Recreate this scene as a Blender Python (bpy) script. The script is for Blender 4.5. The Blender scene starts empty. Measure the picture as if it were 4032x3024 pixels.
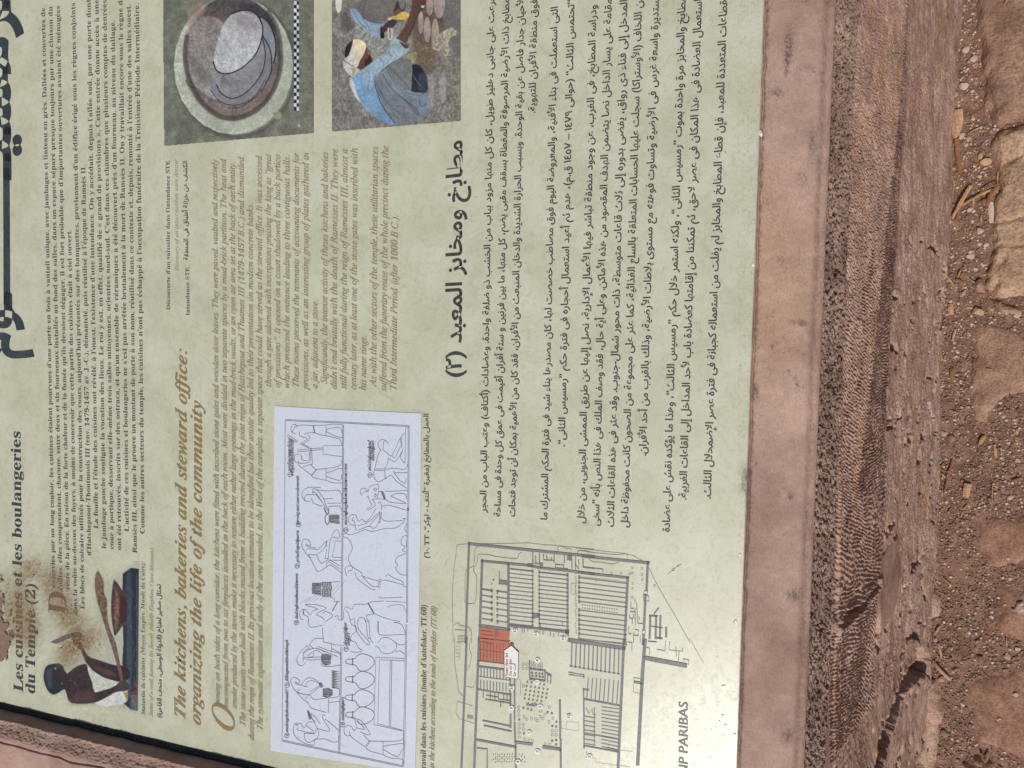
import bpy, math, random, unicodedata
import numpy as np
from mathutils import Vector, Matrix
SC = bpy.context.scene
COL = SC.collection
random.seed(11)
RNG = np.random.default_rng(11)

# ------------------------------------------------------------------ camera, world, sun, exposure
F = 2906.0                      # focal length in pixels of a 4032 px wide picture
D0 = 0.80                       # metres from the lens to the panel along the optical axis
TILT = math.radians(20)         # slope of the reading panel
def _n(a): a = np.array(a, float); return a / np.linalg.norm(a)
tc = -_n((-900, 51300, 2906.)); pc = _n((-8572, -315, 2906.))
pc = _n(pc - tc * tc.dot(pc)); nc = np.cross(tc, pc)      # panel axes seen from the camera
Q = np.array((0, 0, D0))
Tw = np.array((1., 0, 0)); Pw = np.array((0, math.cos(TILT), math.sin(TILT))); Nw = np.cross(Tw, Pw)
B = np.stack([Tw, Pw, Nw], 1) @ np.stack([tc, pc, nc], 0)  # camera axes -> world axes
CAM = B @ (-Q)
def ray(x, y): return B @ np.array((x - 2016., y - 1512., F))
def on_plane(x, y, p0, n):
    d = ray(x, y); k = (np.dot(n, p0 - CAM)) / np.dot(n, d); return CAM + d * k
EDGE = on_plane(3228, 1512, np.zeros(3), Nw)               # outer edge of the plastered rim
H0 = on_plane(3688, 1512, EDGE, np.array((0, 1., 0)))[2]   # foot of the front face
ORG = np.array((0, 0, -H0)); CAM = CAM + ORG; EDGE = EDGE + ORG
def fp(x, y):
    """picture point -> panel coordinates (metres along and up the panel)"""
    x = np.asarray(x, float); y = np.asarray(y, float)
    d = np.stack([x - 2016., y - 1512., np.full(np.broadcast(x, y).shape, F)], -1) if x.shape == y.shape else None
    k = Q.dot(nc) / (d @ nc); p = d * k[..., None] - Q
    return np.stack([p @ tc, p @ pc], -1)
def gp(x, y, z=0.0):
    p = on_plane(x, y, np.array((0, 0, z)), np.array((0, 0, 1.))); return p
def wp(x, y, dy=0.0):
    return on_plane(x, y, EDGE + np.array((0, dy, 0)), np.array((0, 1., 0)))
def proj(P):
    """world points -> picture points"""
    c = (np.asarray(P) - CAM) @ B
    return c[..., 0] / c[..., 2] * F + 2016, c[..., 1] / c[..., 2] * F + 1512

cam = bpy.data.objects.new('camera', bpy.data.cameras.new('camera')); COL.objects.link(cam); SC.camera = cam
R = Matrix(((B[0,0], -B[0,1], -B[0,2]), (B[1,0], -B[1,1], -B[1,2]), (B[2,0], -B[2,1], -B[2,2])))
cam.matrix_world = Matrix.Translation(Vector(CAM)) @ R.to_4x4()
cam.data.sensor_width = 36; cam.data.lens = F / 4032 * 36; cam.data.clip_start = 0.02; cam.data.clip_end = 500

SUN_EL, SUN_AZ = 51.0, 208.0        # degrees: height, and the way the light comes from (0 = +x, anticlockwise)
sd = Vector((math.cos(math.radians(SUN_EL)) * math.cos(math.radians(SUN_AZ)),
             math.cos(math.radians(SUN_EL)) * math.sin(math.radians(SUN_AZ)), math.sin(math.radians(SUN_EL))))
w = bpy.data.worlds.new('World'); SC.world = w; w.use_nodes = True
nt = w.node_tree; sky = nt.nodes.new('ShaderNodeTexSky'); sky.sky_type = 'NISHITA'; sky.sun_disc = False
sky.sun_elevation = math.radians(SUN_EL); sky.sun_rotation = math.radians(90 - SUN_AZ); sky.dust_density = 3.0; sky.air_density = 1.0
nt.links.new(sky.outputs[0], nt.nodes['Background'].inputs[0]); nt.nodes['Background'].inputs[1].default_value = 0.066
sl = bpy.data.lights.new('sun', 'SUN'); sl.energy = 3.3; sl.angle = math.radians(0.55); sl.color = (1, 0.955, 0.89)
so = bpy.data.objects.new('sun', sl); COL.objects.link(so); so.rotation_euler = sd.to_track_quat('Z', 'Y').to_euler(); so.location = (0, 0, 4)
vs = SC.view_settings; SC.display_settings.display_device = 'sRGB'
vs.view_transform = 'Standard'; vs.look = 'None'; vs.gamma = 1; vs.use_curve_mapping = False; vs.exposure = 0.0

# ------------------------------------------------------------------ helpers
def lin(c):
    c = np.asarray(c, float) / 255.; return np.where(c <= .04045, c / 12.92, ((c + .055) / 1.055) ** 2.4)
KP = 0.92                       # print colours are dusty: brightness seen -> base colour
def lc(c, k=None): return tuple(np.clip(lin(c) * (KP if k is None else k), 0, .9)) + (1.0,)

def mesh_obj(name, V, Fc, mat=None, parent=None, smooth=False, link=True):
    me = bpy.data.meshes.new(name); V = np.asarray(V, np.float32)
    if isinstance(Fc, np.ndarray):
        n, k = Fc.shape; me.vertices.add(len(V)); me.vertices.foreach_set('co', V.ravel())
        me.loops.add(n * k); me.loops.foreach_set('vertex_index', Fc.astype(np.int32).ravel())
        me.polygons.add(n); me.polygons.foreach_set('loop_start', np.arange(0, n * k, k, dtype=np.int32))
        me.update(calc_edges=True)
    else: me.from_pydata([tuple(map(float, v)) for v in V], [], [tuple(int(i) for i in f) for f in Fc]); me.update()
    if mat: me.materials.append(mat)
    if smooth: me.polygons.foreach_set('use_smooth', np.ones(len(me.polygons), bool))
    o = bpy.data.objects.new(name, me); COL.objects.link(o)
    if parent: o.parent = parent
    return o
def tag(o, label=None, cat=None, group=None, kind=None):
    for k, v in (('label', label), ('category', cat), ('group', group), ('kind', kind)):
        if v: o[k] = v
    return o
def empty(name, mw=None):
    o = bpy.data.objects.new(name, None); COL.objects.link(o); o.empty_display_size = .05
    if mw is not None: o.matrix_world = mw
    return o
_tab = RNG.random((256, 256))
def vnoise(x, y):
    xi = np.floor(x).astype(int); yi = np.floor(y).astype(int); fx = x - xi; fy = y - yi
    fx = fx * fx * (3 - 2 * fx); fy = fy * fy * (3 - 2 * fy)
    g = lambda a, b: _tab[a & 255, b & 255]
    return (g(xi, yi) * (1 - fx) + g(xi + 1, yi) * fx) * (1 - fy) + (g(xi, yi + 1) * (1 - fx) + g(xi + 1, yi + 1) * fx) * fy
def fbm(x, y, o=4, g=.5):
    s = 0; a = 1; t = 0
    for i in range(o): s = s + a * vnoise(x * 2 ** i + 17.3 * i, y * 2 ** i + 9.1 * i); t += a; a *= g
    return s / t
def sstep(a, b, x): t = np.clip((x - a) / (b - a), 0, 1); return t * t * (3 - 2 * t)
def grid_faces(nx, ny):
    i, j = np.meshgrid(np.arange(nx - 1), np.arange(ny - 1), indexing='ij'); a = i * ny + j
    return np.stack([a, a + ny, a + ny + 1, a + 1], -1).reshape(-1, 4)

# ------------------------------------------------------------------ materials
def new_mat(name, rough=.8, spec=.3):
    m = bpy.data.materials.new(name); m.use_nodes = True; b = m.node_tree.nodes['Principled BSDF']
    b.inputs['Roughness'].default_value = rough; b.inputs['Specular IOR Level'].default_value = spec
    return m, m.node_tree, b
def nod(nt, t, **k):
    n = nt.nodes.new(t)
    for a, v in k.items():
        if a.startswith('i_'): n.inputs[a[2:].replace('_', ' ')].default_value = v
        else: setattr(n, a, v)
    return n
def noise(nt, co, scale, detail=4, rough=.55, dist=0):
    n = nod(nt, 'ShaderNodeTexNoise'); n.inputs['Scale'].default_value = scale; n.inputs['Detail'].default_value = detail
    n.inputs['Roughness'].default_value = rough; n.inputs['Distortion'].default_value = dist
    nt.links.new(co, n.inputs['Vector']); return n.outputs['Fac']
def ramp(nt, fac, stops):
    r = nod(nt, 'ShaderNodeValToRGB'); e = r.color_ramp.elements
    while len(e) < len(stops): e.new(.5)
    for k, (p, c) in enumerate(stops): e[k].position = p; e[k].color = c if len(c) == 4 else tuple(c) + (1,)
    nt.links.new(fac, r.inputs[0]); return r.outputs[0]
def mixc(nt, a, b, fac, mode='MIX'):
    m = nod(nt, 'ShaderNodeMix', data_type='RGBA', blend_type=mode)
    for s, v in ((m.inputs['A'], a), (m.inputs['B'], b), (m.inputs['Factor'], fac)):
        if isinstance(v, bpy.types.NodeSocket): nt.links.new(v, s)
        else: s.default_value = v
    return m.outputs['Result']
def bump(nt, b, h, dist, strength=1.0, prev=None):
    n = nod(nt, 'ShaderNodeBump'); n.inputs['Distance'].default_value = dist; n.inputs['Strength'].default_value = strength
    nt.links.new(h, n.inputs['Height'])
    if prev: nt.links.new(prev, n.inputs['Normal'])
    nt.links.new(n.outputs[0], b.inputs['Normal']); return n.outputs[0]
def objco(nt): return nod(nt, 'ShaderNodeTexCoord').outputs['Object']
def earth(name, cols, scale=25, fine=600, bd=.0012, rough=.92, gr_=1.0):
    """dry mud, plaster or stone: three tones mixed by noise, with grain"""
    m, nt, b = new_mat(name, rough, .15); co = objco(nt)
    big = noise(nt, co, scale, 5, .6); sm = noise(nt, co, fine, 3, .6); mid = noise(nt, co, scale * 5, 4, .6)
    c = ramp(nt, big, [(.34, lc(cols[0], 1)), (.5, lc(cols[1], 1)), (.68, lc(cols[2], 1))])
    c = mixc(nt, c, ramp(nt, sm, [(.3, (.62,) * 3), (.5, (1,) * 3), (.72, (1.28,) * 3)]), gr_, 'MULTIPLY')
    c = mixc(nt, c, ramp(nt, mid, [(.35, (.86,) * 3), (.62, (1.1,) * 3)]), .8, 'MULTIPLY')
    nt.links.new(c, b.inputs['Base Color'])
    p = bump(nt, b, mid, bd * 1.6, .6); bump(nt, b, sm, bd * .7, .8, p)
    return m
def ink(name, c, fade=.35, rough=.5):
    """printed colour, unevenly dusted"""
    m, nt, b = new_mat(name, rough, .35); co = objco(nt)
    f = noise(nt, co, 420, 3, .7); g = noise(nt, co, 30, 3, .6)
    pale = tuple(np.array(lc(c)[:3]) * (1 - fade) + np.array(lc((180, 180, 155))[:3]) * fade) + (1,)
    col = mixc(nt, lc(c), pale, ramp(nt, f, [(.42, (0, 0, 0)), (.8, (1, 1, 1))]))
    col = mixc(nt, col, pale, ramp(nt, g, [(.5, (0, 0, 0)), (.85, (.8, .8, .8))]))
    nt.links.new(col, b.inputs['Base Color']); bump(nt, b, f, .00012, .25)
    return m
def print_mat(name, rough=.45):
    m, nt, b = new_mat(name, rough, .35); a = nod(nt, 'ShaderNodeVertexColor', layer_name='Col')
    co = objco(nt); f = noise(nt, co, 700, 3, .7)
    c = mixc(nt, a.outputs[0], ramp(nt, f, [(.3, (.82,) * 3), (.7, (1.16,) * 3)]), 1.0, 'MULTIPLY')
    nt.links.new(c, b.inputs['Base Color']); bump(nt, b, f, .00012, .25)
    return m
# ---- glyphs
GC = {}
def _sz(s, off):
    cu = bpy.data.curves.new('g', 'FONT'); cu.body = s; cu.size = 1; cu.offset = off; cu.resolution_u = 3; cu.fill_mode = 'FRONT'
    o = bpy.data.objects.new('g', cu); COL.objects.link(o); return o
def sty(c, st):
    k = ord(c); up = 'A' <= c <= 'Z'; lo = 'a' <= c <= 'z'
    if st in 'br':
        if up: return chr(0x1D400 + k - 65)
        if lo: return chr(0x1D41A + k - 97)
        if c.isascii() and c.isdigit(): return chr(0x1D7CE + k - 48)
    if st == 'i':
        if up: return chr(0x1D434 + k - 65)
        if c == 'h': return '\u210e'
        if lo: return chr(0x1D44E + k - 97)
    if st == 'I':
        if up: return chr(0x1D468 + k - 65)
        if lo: return chr(0x1D482 + k - 97)
    if st in 'iI' and c.isascii() and c.isdigit(): return chr(0x1D7CE + k - 48)
    return c
OFF = {'b': .003, 'r': -.0035, 'i': .0065, 'I': .004, 'a': .016, 'A': .022, 'B': .034, 's': .012, 't': 0.0}
def load(chars):
    """turn every needed (style, letter) into a flat mesh once: one text object per style, a letter every third line"""
    todo = [c for c in chars if c not in GC]; sets = {}
    for st, c in todo:
        off = OFF[st]
        if st in 'iI' and not c.isalpha(): off = -.003 if st == 'i' else .002
        sets.setdefault((st, off), []).append(c)
    obs = []
    for (st, off), cs in sets.items():
        obs.append((st, cs, _sz('\n\n\n'.join(sty(c, st) if c != ' ' else '' for c in cs), off), _sz('\n\n\n'.join(['||'] + ['|' + sty(c, st) + '|' for c in cs]), 0)))
    dg = bpy.context.evaluated_depsgraph_get()
    def data(o):
        me = bpy.data.meshes.new_from_object(o.evaluated_get(dg)); n = len(me.vertices); v = np.zeros(n * 3); me.vertices.foreach_get('co', v)
        me.calc_loop_triangles(); t = np.zeros(len(me.loop_triangles) * 3, int); me.loop_triangles.foreach_get('vertices', t); bpy.data.meshes.remove(me)
        v = v.reshape(-1, 3)[:, :2]; return v, np.floor(-v[:, 1] / 3 + .64).astype(int), t.reshape(-1, 3)
    for st, cs, o, m in obs:
        v, ln, t = data(o); vm, lm, _ = data(m); bw = vm[lm == 0, 0].max()
        for k, c in enumerate(cs):
            idx = np.nonzero(ln == k)[0]; mp_ = np.full(len(v), -1); mp_[idx] = np.arange(len(idx)); tt = mp_[t[ln[t[:, 0]] == k]] if len(t) else t
            q = v[idx] + (0, 3.0 * k)
            if st in 'iI' and len(q): q[:, 0] += q[:, 1] * (.15 if c.isalpha() else .34)
            GC[(st, c)] = (q, tt, vm[lm == k + 1, 0].max() - bw)
        for q in (o, m): cu = q.data; bpy.data.objects.remove(q); bpy.data.curves.remove(cu)
ACC = {'\u0301': [(-.02, .0), (.045, .0), (.15, .14), (.05, .14)], '\u0300': [(.02, 0), (-.045, 0), (-.15, .14), (-.05, .14)],
       '\u0302': [(-.15, 0), (-.09, 0), (0, .075), (.09, 0), (.15, 0), (.03, .13), (-.03, .13)]}
# Arabic joining forms: isolated, final, initial, medial
AR = {}
for ch, b0, n in zip('\u0621\u0622\u0623\u0624\u0625\u0626\u0627\u0628\u0629\u062a\u062b\u062c\u062d\u062e\u062f\u0630\u0631\u0632\u0633\u0634\u0635\u0636\u0637\u0638\u0639\u063a\u0641\u0642\u0643\u0644\u0645\u0646\u0647\u0648\u0649\u064a',
        [0xFE80,0xFE81,0xFE83,0xFE85,0xFE87,0xFE89,0xFE8D,0xFE8F,0xFE93,0xFE95,0xFE99,0xFE9D,0xFEA1,0xFEA5,0xFEA9,0xFEAB,0xFEAD,0xFEAF,0xFEB1,0xFEB5,0xFEB9,0xFEBD,0xFEC1,0xFEC5,0xFEC9,0xFECD,0xFED1,0xFED5,0xFED9,0xFEDD,0xFEE1,0xFEE5,0xFEE9,0xFEED,0xFEEF,0xFEF1],
        [1,2,2,2,2,4,2,4,2,4,4,4,4,4,2,2,2,2,4,4,4,4,4,4,4,4,4,4,4,4,4,4,4,2,2,4]): AR[ch] = (b0, n)
LA = {'\u0622': 0xFEF5, '\u0623': 0xFEF7, '\u0625': 0xFEF9, '\u0627': 0xFEFB}
def shape_ar(s):
    out = []; i = 0; prev = False
    while i < len(s):
        c = s[i]
        if c == '\u0640': out.append('\u0640'); prev = True; i += 1; continue
        if c not in AR: out.append({'(': ')', ')': '('}.get(c, c)); prev = False; i += 1; continue
        if c == '\u0644' and i + 1 < len(s) and s[i + 1] in LA:
            out.append(chr(LA[s[i + 1]] + (1 if prev else 0))); prev = False; i += 2; continue
        b0, n = AR[c]; nx = i + 1 < len(s) and (s[i + 1] in AR and s[i + 1] != '\u0621' or s[i + 1] == '\u0640') and n == 4
        f = (3 if nx else 1) if prev and n > 1 else (2 if nx else 0)
        out.append(chr(b0 + f)); prev = nx; i += 1
    # digits stay left to right
    r = []; k = 0; out = out[::-1]
    while k < len(out):
        j = k
        while j < len(out) and ('\u0660' <= out[j] <= '\u0669' or out[j].isascii() and out[j].isalpha()): j += 1
        if j > k: r += out[k:j][::-1]; k = j
        else: r.append(out[k]); k += 1
    return r
def tokens(s, st):
    if st in 'aAB': return [(('b' if c.isascii() and c.isalpha() else st), c, None) for c in shape_ar(s)]
    o = []
    for c in s:
        d = unicodedata.normalize('NFD', c)
        if len(d) > 1 and d[1] in ACC: o.append((st, d[0], d[1]))
        elif len(d) > 1 and d[1] == '\u0327': o.append((st, d[0], ','))
        else: o.append((st, c, None))
    return o
# load the whole character set once, while the scene is still empty
_lat = "abcdefghijlmnopqrstuvwxyz0123456789 .,:;'()-?«»“”’"
_arf = {chr(b_ + k) for b_, n in AR.values() for k in range(n)} | {chr(v + k) for v in LA.values() for k in range(2)}
_arp = set(" .,،()-–“”\u0640") | {chr(0x660 + k) for k in range(10)}
load([('r', c) for c in _lat + "ACDEHIJLMORST"] + [('b', c) for c in "0123456789 ()abcdeghilmnoprstuvLTBV"] + [('i', c) for c in _lat + "kABCDEHIMORSTWK"] + [('I', c) for c in " ,:?acdefghiklmnoprstuwyvbqT"]
     + [('s', c) for c in "BNPARIS "] + [(st, c) for st in 'aAB' for c in sorted(_arf | _arp)])
# ------------------------------------------------------------------ the setting: ground
PANEL = Matrix(((Tw[0], Pw[0], Nw[0], ORG[0]), (Tw[1], Pw[1], Nw[1], ORG[1]), (Tw[2], Pw[2], Nw[2], ORG[2]), (0, 0, 0, 1)))
M_soil = earth('reddish_soil', [(112, 84, 71), (132, 101, 86), (150, 118, 101)], 45, 520, .0022)
YB = EDGE[1]                     # plan line of the front face
def soil_h(x, y):
    return (fbm(x * 9, y * 9, 4) - .5) * .012 + (fbm(x * 70, y * 70, 3) - .5) * .004 + (fbm(x * 260, y * 260, 2) - .5) * .0022
gx = np.concatenate([np.linspace(-40, -2, 24)[:-1], np.linspace(-2, -.95, 36)[:-1], np.linspace(-.95, .95, 460), np.linspace(.95, 2, 36)[1:], np.linspace(2, 40, 24)[1:]])
gy = np.concatenate([np.linspace(-40, -1.6, 24)[:-1], np.linspace(-1.6, YB - .34, 30)[:-1], np.linspace(YB - .34, YB + .03, 140), np.linspace(YB + .03, 2, 30)[1:], np.linspace(2, 40, 24)[1:]])
GX, GY = np.meshgrid(gx, gy, indexing='ij')
GZ = soil_h(GX, GY) * (np.hypot(GX, GY) < 6)
gr = mesh_obj('ground', np.stack([GX, GY, GZ - .002], -1).reshape(-1, 3), grid_faces(len(gx), len(gy)), M_soil, smooth=True)
tag(gr, kind='structure')

def M2(s, ox, oy): return lambda a: [(ox + x / s, oy + y / s) for x, y in a]
Z7 = M2(1.6458, 2688, 0); Z8 = M2(1.6458, 2688, 1008); Z9 = M2(1.6458, 2688, 2016)
M_slab_grey = earth('dusty_flagstone', [(130, 102, 86), (150, 120, 102), (168, 138, 118)], 26, 300, .003)
M_slab_ochre = earth('ochre_limestone', [(152, 124, 103), (174, 146, 122), (188, 162, 138)], 12, 240, .003)
M_slab_brown = earth('brown_flagstone', [(124, 93, 78), (142, 109, 92), (156, 122, 104)], 30, 320, .002)
M_pale = earth('pale_mortar', [(142, 114, 98), (166, 138, 120), (180, 152, 134)], 22, 300, .003)
def inside(px, py, poly):
    c = np.zeros(px.shape, bool); n = len(poly)
    for i in range(n):
        x1, y1 = poly[i]; x2, y2 = poly[i - 1]
        with np.errstate(divide='ignore', invalid='ignore'):
            c ^= ((y1 > py) != (y2 > py)) & (px < (x2 - x1) * (py - y1) / (y2 - y1 + 1e-12) + x1)
    return c
def pdist(px, py, poly, closed=True):
    d = np.full(px.shape, 1e9); n = len(poly)
    for i in range(0 if closed else 1, n):
        x1, y1 = poly[i - 1]; x2, y2 = poly[i]; ex, ey = x2 - x1, y2 - y1
        t = np.clip(((px - x1) * ex + (py - y1) * ey) / (ex * ex + ey * ey + 1e-12), 0, 1)
        d = np.minimum(d, np.hypot(px - x1 - t * ex, py - y1 - t * ey))
    return d
def slab(pts, mat, h, rough=.004, cracks=(), name='flagstone', cell=.0032, edge=.012):
    """a paving stone: uneven top, worn rounded edge, set in the soil"""
    P = [tuple(gp(x, y, h)[:2]) for x, y in pts]; C = [[tuple(gp(x, y, h)[:2]) for x, y in c] for c in cracks]
    xs = [p[0] for p in P]; ys = [p[1] for p in P]; m = edge * 2
    nx = int((max(xs) - min(xs) + 2 * m) / cell); ny = int((max(ys) - min(ys) + 2 * m) / cell)
    X, Y = np.meshgrid(np.linspace(min(xs) - m, max(xs) + m, nx), np.linspace(min(ys) - m, max(ys) + m, ny), indexing='ij')
    wx = X + (fbm(X * 60, Y * 60, 3) - .5) * .014; wy = Y + (fbm(X * 60 + 9, Y * 60 + 5, 3) - .5) * .014
    d = pdist(wx, wy, P); d = np.where(inside(wx, wy, P), d, -d)
    r = fbm(X * 16 + 3, Y * 22, 5) - .5; strata = np.abs(fbm(X * 10, Y * 34, 3) - .5)
    Z = h * sstep(-edge * .3, edge, d) - .014 * (1 - sstep(-edge * .8, edge * .25, d)) + rough * (r * 2.2 - strata * 1.6) * sstep(0, edge, d)
    for c in C: Z -= .006 * np.exp(-(pdist(wx, wy, c, False) / .0025) ** 2)
    F = grid_faces(nx, ny); keep = (d.reshape(-1)[F] > -edge).any(1)
    o = mesh_obj(name, np.stack([X, Y, Z], -1).reshape(-1, 3), F[keep], mat, gr, smooth=True)
    return o
slab(Z7([(1905, -500), (1890, 0), (1900, 190), (1925, 300), (1945, 450), (1972, 500), (1955, 620), (1978, 700), (1998, 800), (2060, 815), (2130, 790), (2212, 757), (3100, 640), (3100, -500)]), M_slab_grey, .014, .005)
slab(Z7([(2016, 850), (1990, 900), (2000, 985), (2036, 1060), (2040, 1190), (2000, 1330), (1985, 1500), (1990, 1659), (1975, 1850), (2005, 1905), (2070, 1920), (2212, 1915), (3100, 1930), (3100, 700), (2212, 800), (2100, 838)]), M_slab_ochre, .014, .006,
     cracks=[Z7([(2212, 985), (2130, 1040), (2080, 1080)]), Z7([(2020, 1460), (2110, 1425), (2200, 1400)]), Z7([(1990, 1610), (2080, 1590), (2160, 1600), (2260, 1580)]), Z8([(2010, 230), (2060, 130), (2050, 60), (2080, 0)])])
slab(Z8([(1905, 470), (1960, 435), (2050, 450), (2150, 500), (2212, 560), (2600, 600), (2600, 830), (2212, 880), (2110, 900), (2040, 960), (1960, 1080), (1900, 1060), (1880, 900), (1860, 800), (1900, 640)]), M_slab_grey, .005, .003, edge=.02)
slab(Z9([(1915, 60), (2000, 45), (2212, 42), (2600, 60), (2600, 260), (2212, 335), (2080, 360), (1990, 350), (1960, 280), (1905, 215)]), M_slab_brown, .0045, .0022, edge=.02)
slab(Z9([(2060, 470), (2130, 520), (2190, 480), (2600, 470), (2600, 900), (2212, 860), (2110, 800), (2040, 790), (2075, 640)]), M_slab_brown, .0045, .0022, edge=.02)
slab(Z9([(1885, 1085), (1990, 1060), (2120, 1040), (2212, 1000), (2600, 980), (2600, 1600), (2212, 1610), (2060, 1540), (1925, 1500), (1915, 1340), (1880, 1260), (1830, 1200)]), M_slab_brown, .005, .0022, edge=.02)
slab(Z9([(1500, 1070), (1640, 1085), (1668, 1130), (1650, 1230), (1672, 1350), (1660, 1480), (1628, 1600), (1640, 1900), (1500, 1900)]), M_pale, .014, .005, name='footing_stone')
slab(Z9([(1500, 505), (1610, 515), (1672, 580), (1678, 640), (1640, 690), (1500, 712)]), M_pale, .013, .005, name='footing_stone')
slab(Z9([(1810, 1650), (1900, 1632), (2010, 1662), (2060, 1900), (1810, 1900)]), M_slab_ochre, .016, .004)
slab(Z7([(1700, -60), (1775, -40), (1772, 100), (1760, 300), (1780, 480), (1772, 620), (1700, 640)]), M_pale, .010, .003, name='footing_stone', edge=.007)
slab(Z8([(1890, 150), (1935, 120), (1980, 175), (1945, 240), (1890, 225)]), M_slab_grey, .008, .002, edge=.006)
slab(Z8([(1985, 275), (2080, 300), (2150, 330), (2200, 350), (2180, 395), (2080, 370), (1995, 330)]), M_slab_grey, .008, .002, edge=.006)

# ------------------------------------------------------------------ the mud-plastered plinth
def scuff(m):
    nt = m.node_tree; b = nt.nodes['Principled BSDF']; src = b.inputs['Base Color'].links[0].from_socket; co = objco(nt)
    n = noise(nt, co, 22, 6, .78, 1.5); n2 = noise(nt, co, 340, 3, .7)
    a = ramp(nt, n, [(.57, (0, 0, 0)), (.70, (1, 1, 1))]); c2 = ramp(nt, n2, [(.40, (1, 1, 1)), (.56, (0, 0, 0))])
    k = mixc(nt, a, c2, 1.0, 'MULTIPLY'); c = mixc(nt, src, lc((104, 86, 84), 1), k)
    y = noise(nt, co, 5, 3, .5); c = mixc(nt, c, (1.04, .98, .86, 1), ramp(nt, y, [(.5, (0, 0, 0)), (.68, (1, 1, 1))]), 'MULTIPLY'); nt.links.new(c, b.inputs['Base Color'])
M_mud = earth('pink_mud_plaster', [(150, 124, 112), (166, 140, 128), (178, 152, 138)], 7, 700, .0005, gr_=.45)
scuff(M_mud)
M_nose = earth('pitted_mud_plaster', [(118, 96, 86), (140, 116, 104), (160, 136, 122)], 20, 600, .0014)  # darker plaster than the face below; undercut shade is partly in its colour
M_wall = earth('combed_mud_plaster', [(146, 118, 106), (168, 139, 125), (184, 155, 140)], 14, 520, .0011)
_nt = M_wall.node_tree; _b = _nt.nodes['Principled BSDF']; _s = _b.inputs['Base Color'].links[0].from_socket; _mp = nod(_nt, 'ShaderNodeMapping'); _mp.inputs['Scale'].default_value = (1, 1, 5); _nt.links.new(objco(_nt), _mp.inputs['Vector'])
_c = mixc(_nt, _s, (1.02, .96, .84, 1), ramp(_nt, noise(_nt, _mp.outputs[0], 7, 4, .6), [(.5, (0, 0, 0)), (.62, (1, 1, 1))]), 'MULTIPLY')
_nt.links.new(mixc(_nt, _c, (.78, .77, .78, 1), ramp(_nt, noise(_nt, _mp.outputs[0], 16, 5, .65), [(.45, (0, 0, 0)), (.7, (1, 1, 1))]), 'MULTIPLY'), _b.inputs['Base Color'])
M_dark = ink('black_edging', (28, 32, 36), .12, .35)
M_core = earth('plain_mud_plaster', [(150, 120, 105), (168, 138, 120), (182, 150, 130)], 9, 500, .001)  # plain plaster colours for the sides and back
plinth = empty('reading_plinth', Matrix.Translation((0, 0, 0)))
tag(plinth, 'low pink-brown mud-plastered plinth with combed front face carrying the sloping panel', 'plinth')

U = lambda y, x: float(fp(float(x), float(y))[0])
V = lambda x, y: float(fp(float(x), float(y))[1])
UL = (U(2765, 0) + U(2890, 533) + U(3013, 1033)) / 3       # left edge of the panel
VB = (V(2993, 504) + V(2953, 1512) + V(2916, 2520)) / 3    # lower edge of the panel
VE = (V(3250, 504) + V(3214, 1512) + V(3172, 2520)) / 3    # outer edge of the rim
UR, VT = U(-420, 2016), V(-330, 1512)                      # off the picture
LX0, LX1, LY1 = UL - .115, UR + .115, VT + .11
def tp(u, v, h): return ORG + Tw * u + Pw * v + Nw * h

def sheet(name, uu, vv, hf, mat, cellnoise=.0006):
    A, Bm = np.meshgrid(uu, vv, indexing='ij'); H = hf(A, Bm)
    Pt = ORG + A[..., None] * Tw + Bm[..., None] * Pw + H[..., None] * Nw
    return mesh_obj(name, Pt.reshape(-1, 3), grid_faces(len(uu), len(vv)), mat, plinth, smooth=True)
smear = lambda a, b: (fbm(a * 30, b * 30, 4) - .5) * .0016 + (fbm(a * 260, b * 200, 2) - .5) * .0006
def low_rim(a, b):
    h = smear(a, b) - .0004
    h += .0008 * sstep(VB - .006, VB - .001, b) - .0032 * np.exp(-((b - VB + .0022 + (fbm(a * 90, a * 0, 2) - .5) * .002) / .0011) ** 2)
    h -= .006 * sstep(VE + .012, VE, b) ** 2
    h += .022 * sstep(UL + .0, UL - .03, a)
    return h
sheet('lower_rim', np.linspace(LX0, LX1, 620), np.concatenate([np.linspace(VE + .0005, VB - .012, 60)[:-1], np.linspace(VB - .012, VB, 34)]), low_rim, M_mud)
# left rim: an inner lip in shade, a rough slope, a crack, then the flat outer top
w_blk = abs(U(2790, 0) - U(2765, 0)); w_sh = abs(U(2822, 0) - U(2790, 0)); w_ro = abs(U(2866, 0) - U(2822, 0))
RH = .027
def left_rim(a, b):
    e = UL - w_blk * .55 + (fbm(b * 40, b * 0 + 2, 3) - .5) * .003
    h = -.004 + (RH * .72 + .004) * sstep(e, e - w_sh * .55, a) + RH * .28 * sstep(e - w_sh * .8, e - w_sh - w_ro, a)
    h += (fbm(a * 520, b * 520, 3) - .5) * .0042 * sstep(e + .001, e - .006, a) * sstep(e - w_sh - w_ro * 1.1, e - w_sh - w_ro * .7, a)
    ck = UL - w_blk - w_sh - w_ro + (fbm(b * 25, b * 0 + 6, 4) - .5) * .007
    h -= .0045 * np.exp(-((a - ck) / .0009) ** 2)
    return h + smear(a, b) * 1.2
uu = np.concatenate([np.linspace(LX0, UL - .055, 40)[:-1], np.linspace(UL - .055, UL - w_blk * .2, 130)])
sheet('side_rim', uu, np.linspace(VB, LY1, 760), left_rim, M_mud)
sheet('side_rim', np.linspace(UR, LX1, 30), np.linspace(VB, LY1, 120), lambda a, b: RH * sstep(UR, UR + .02, a) + smear(a, b), M_mud)
sheet('upper_rim', np.linspace(UL - w_blk * .2, UR, 200), np.linspace(VT, LY1, 30), lambda a, b: RH * sstep(VT, VT + .02, b) + smear(a, b), M_mud)

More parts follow.
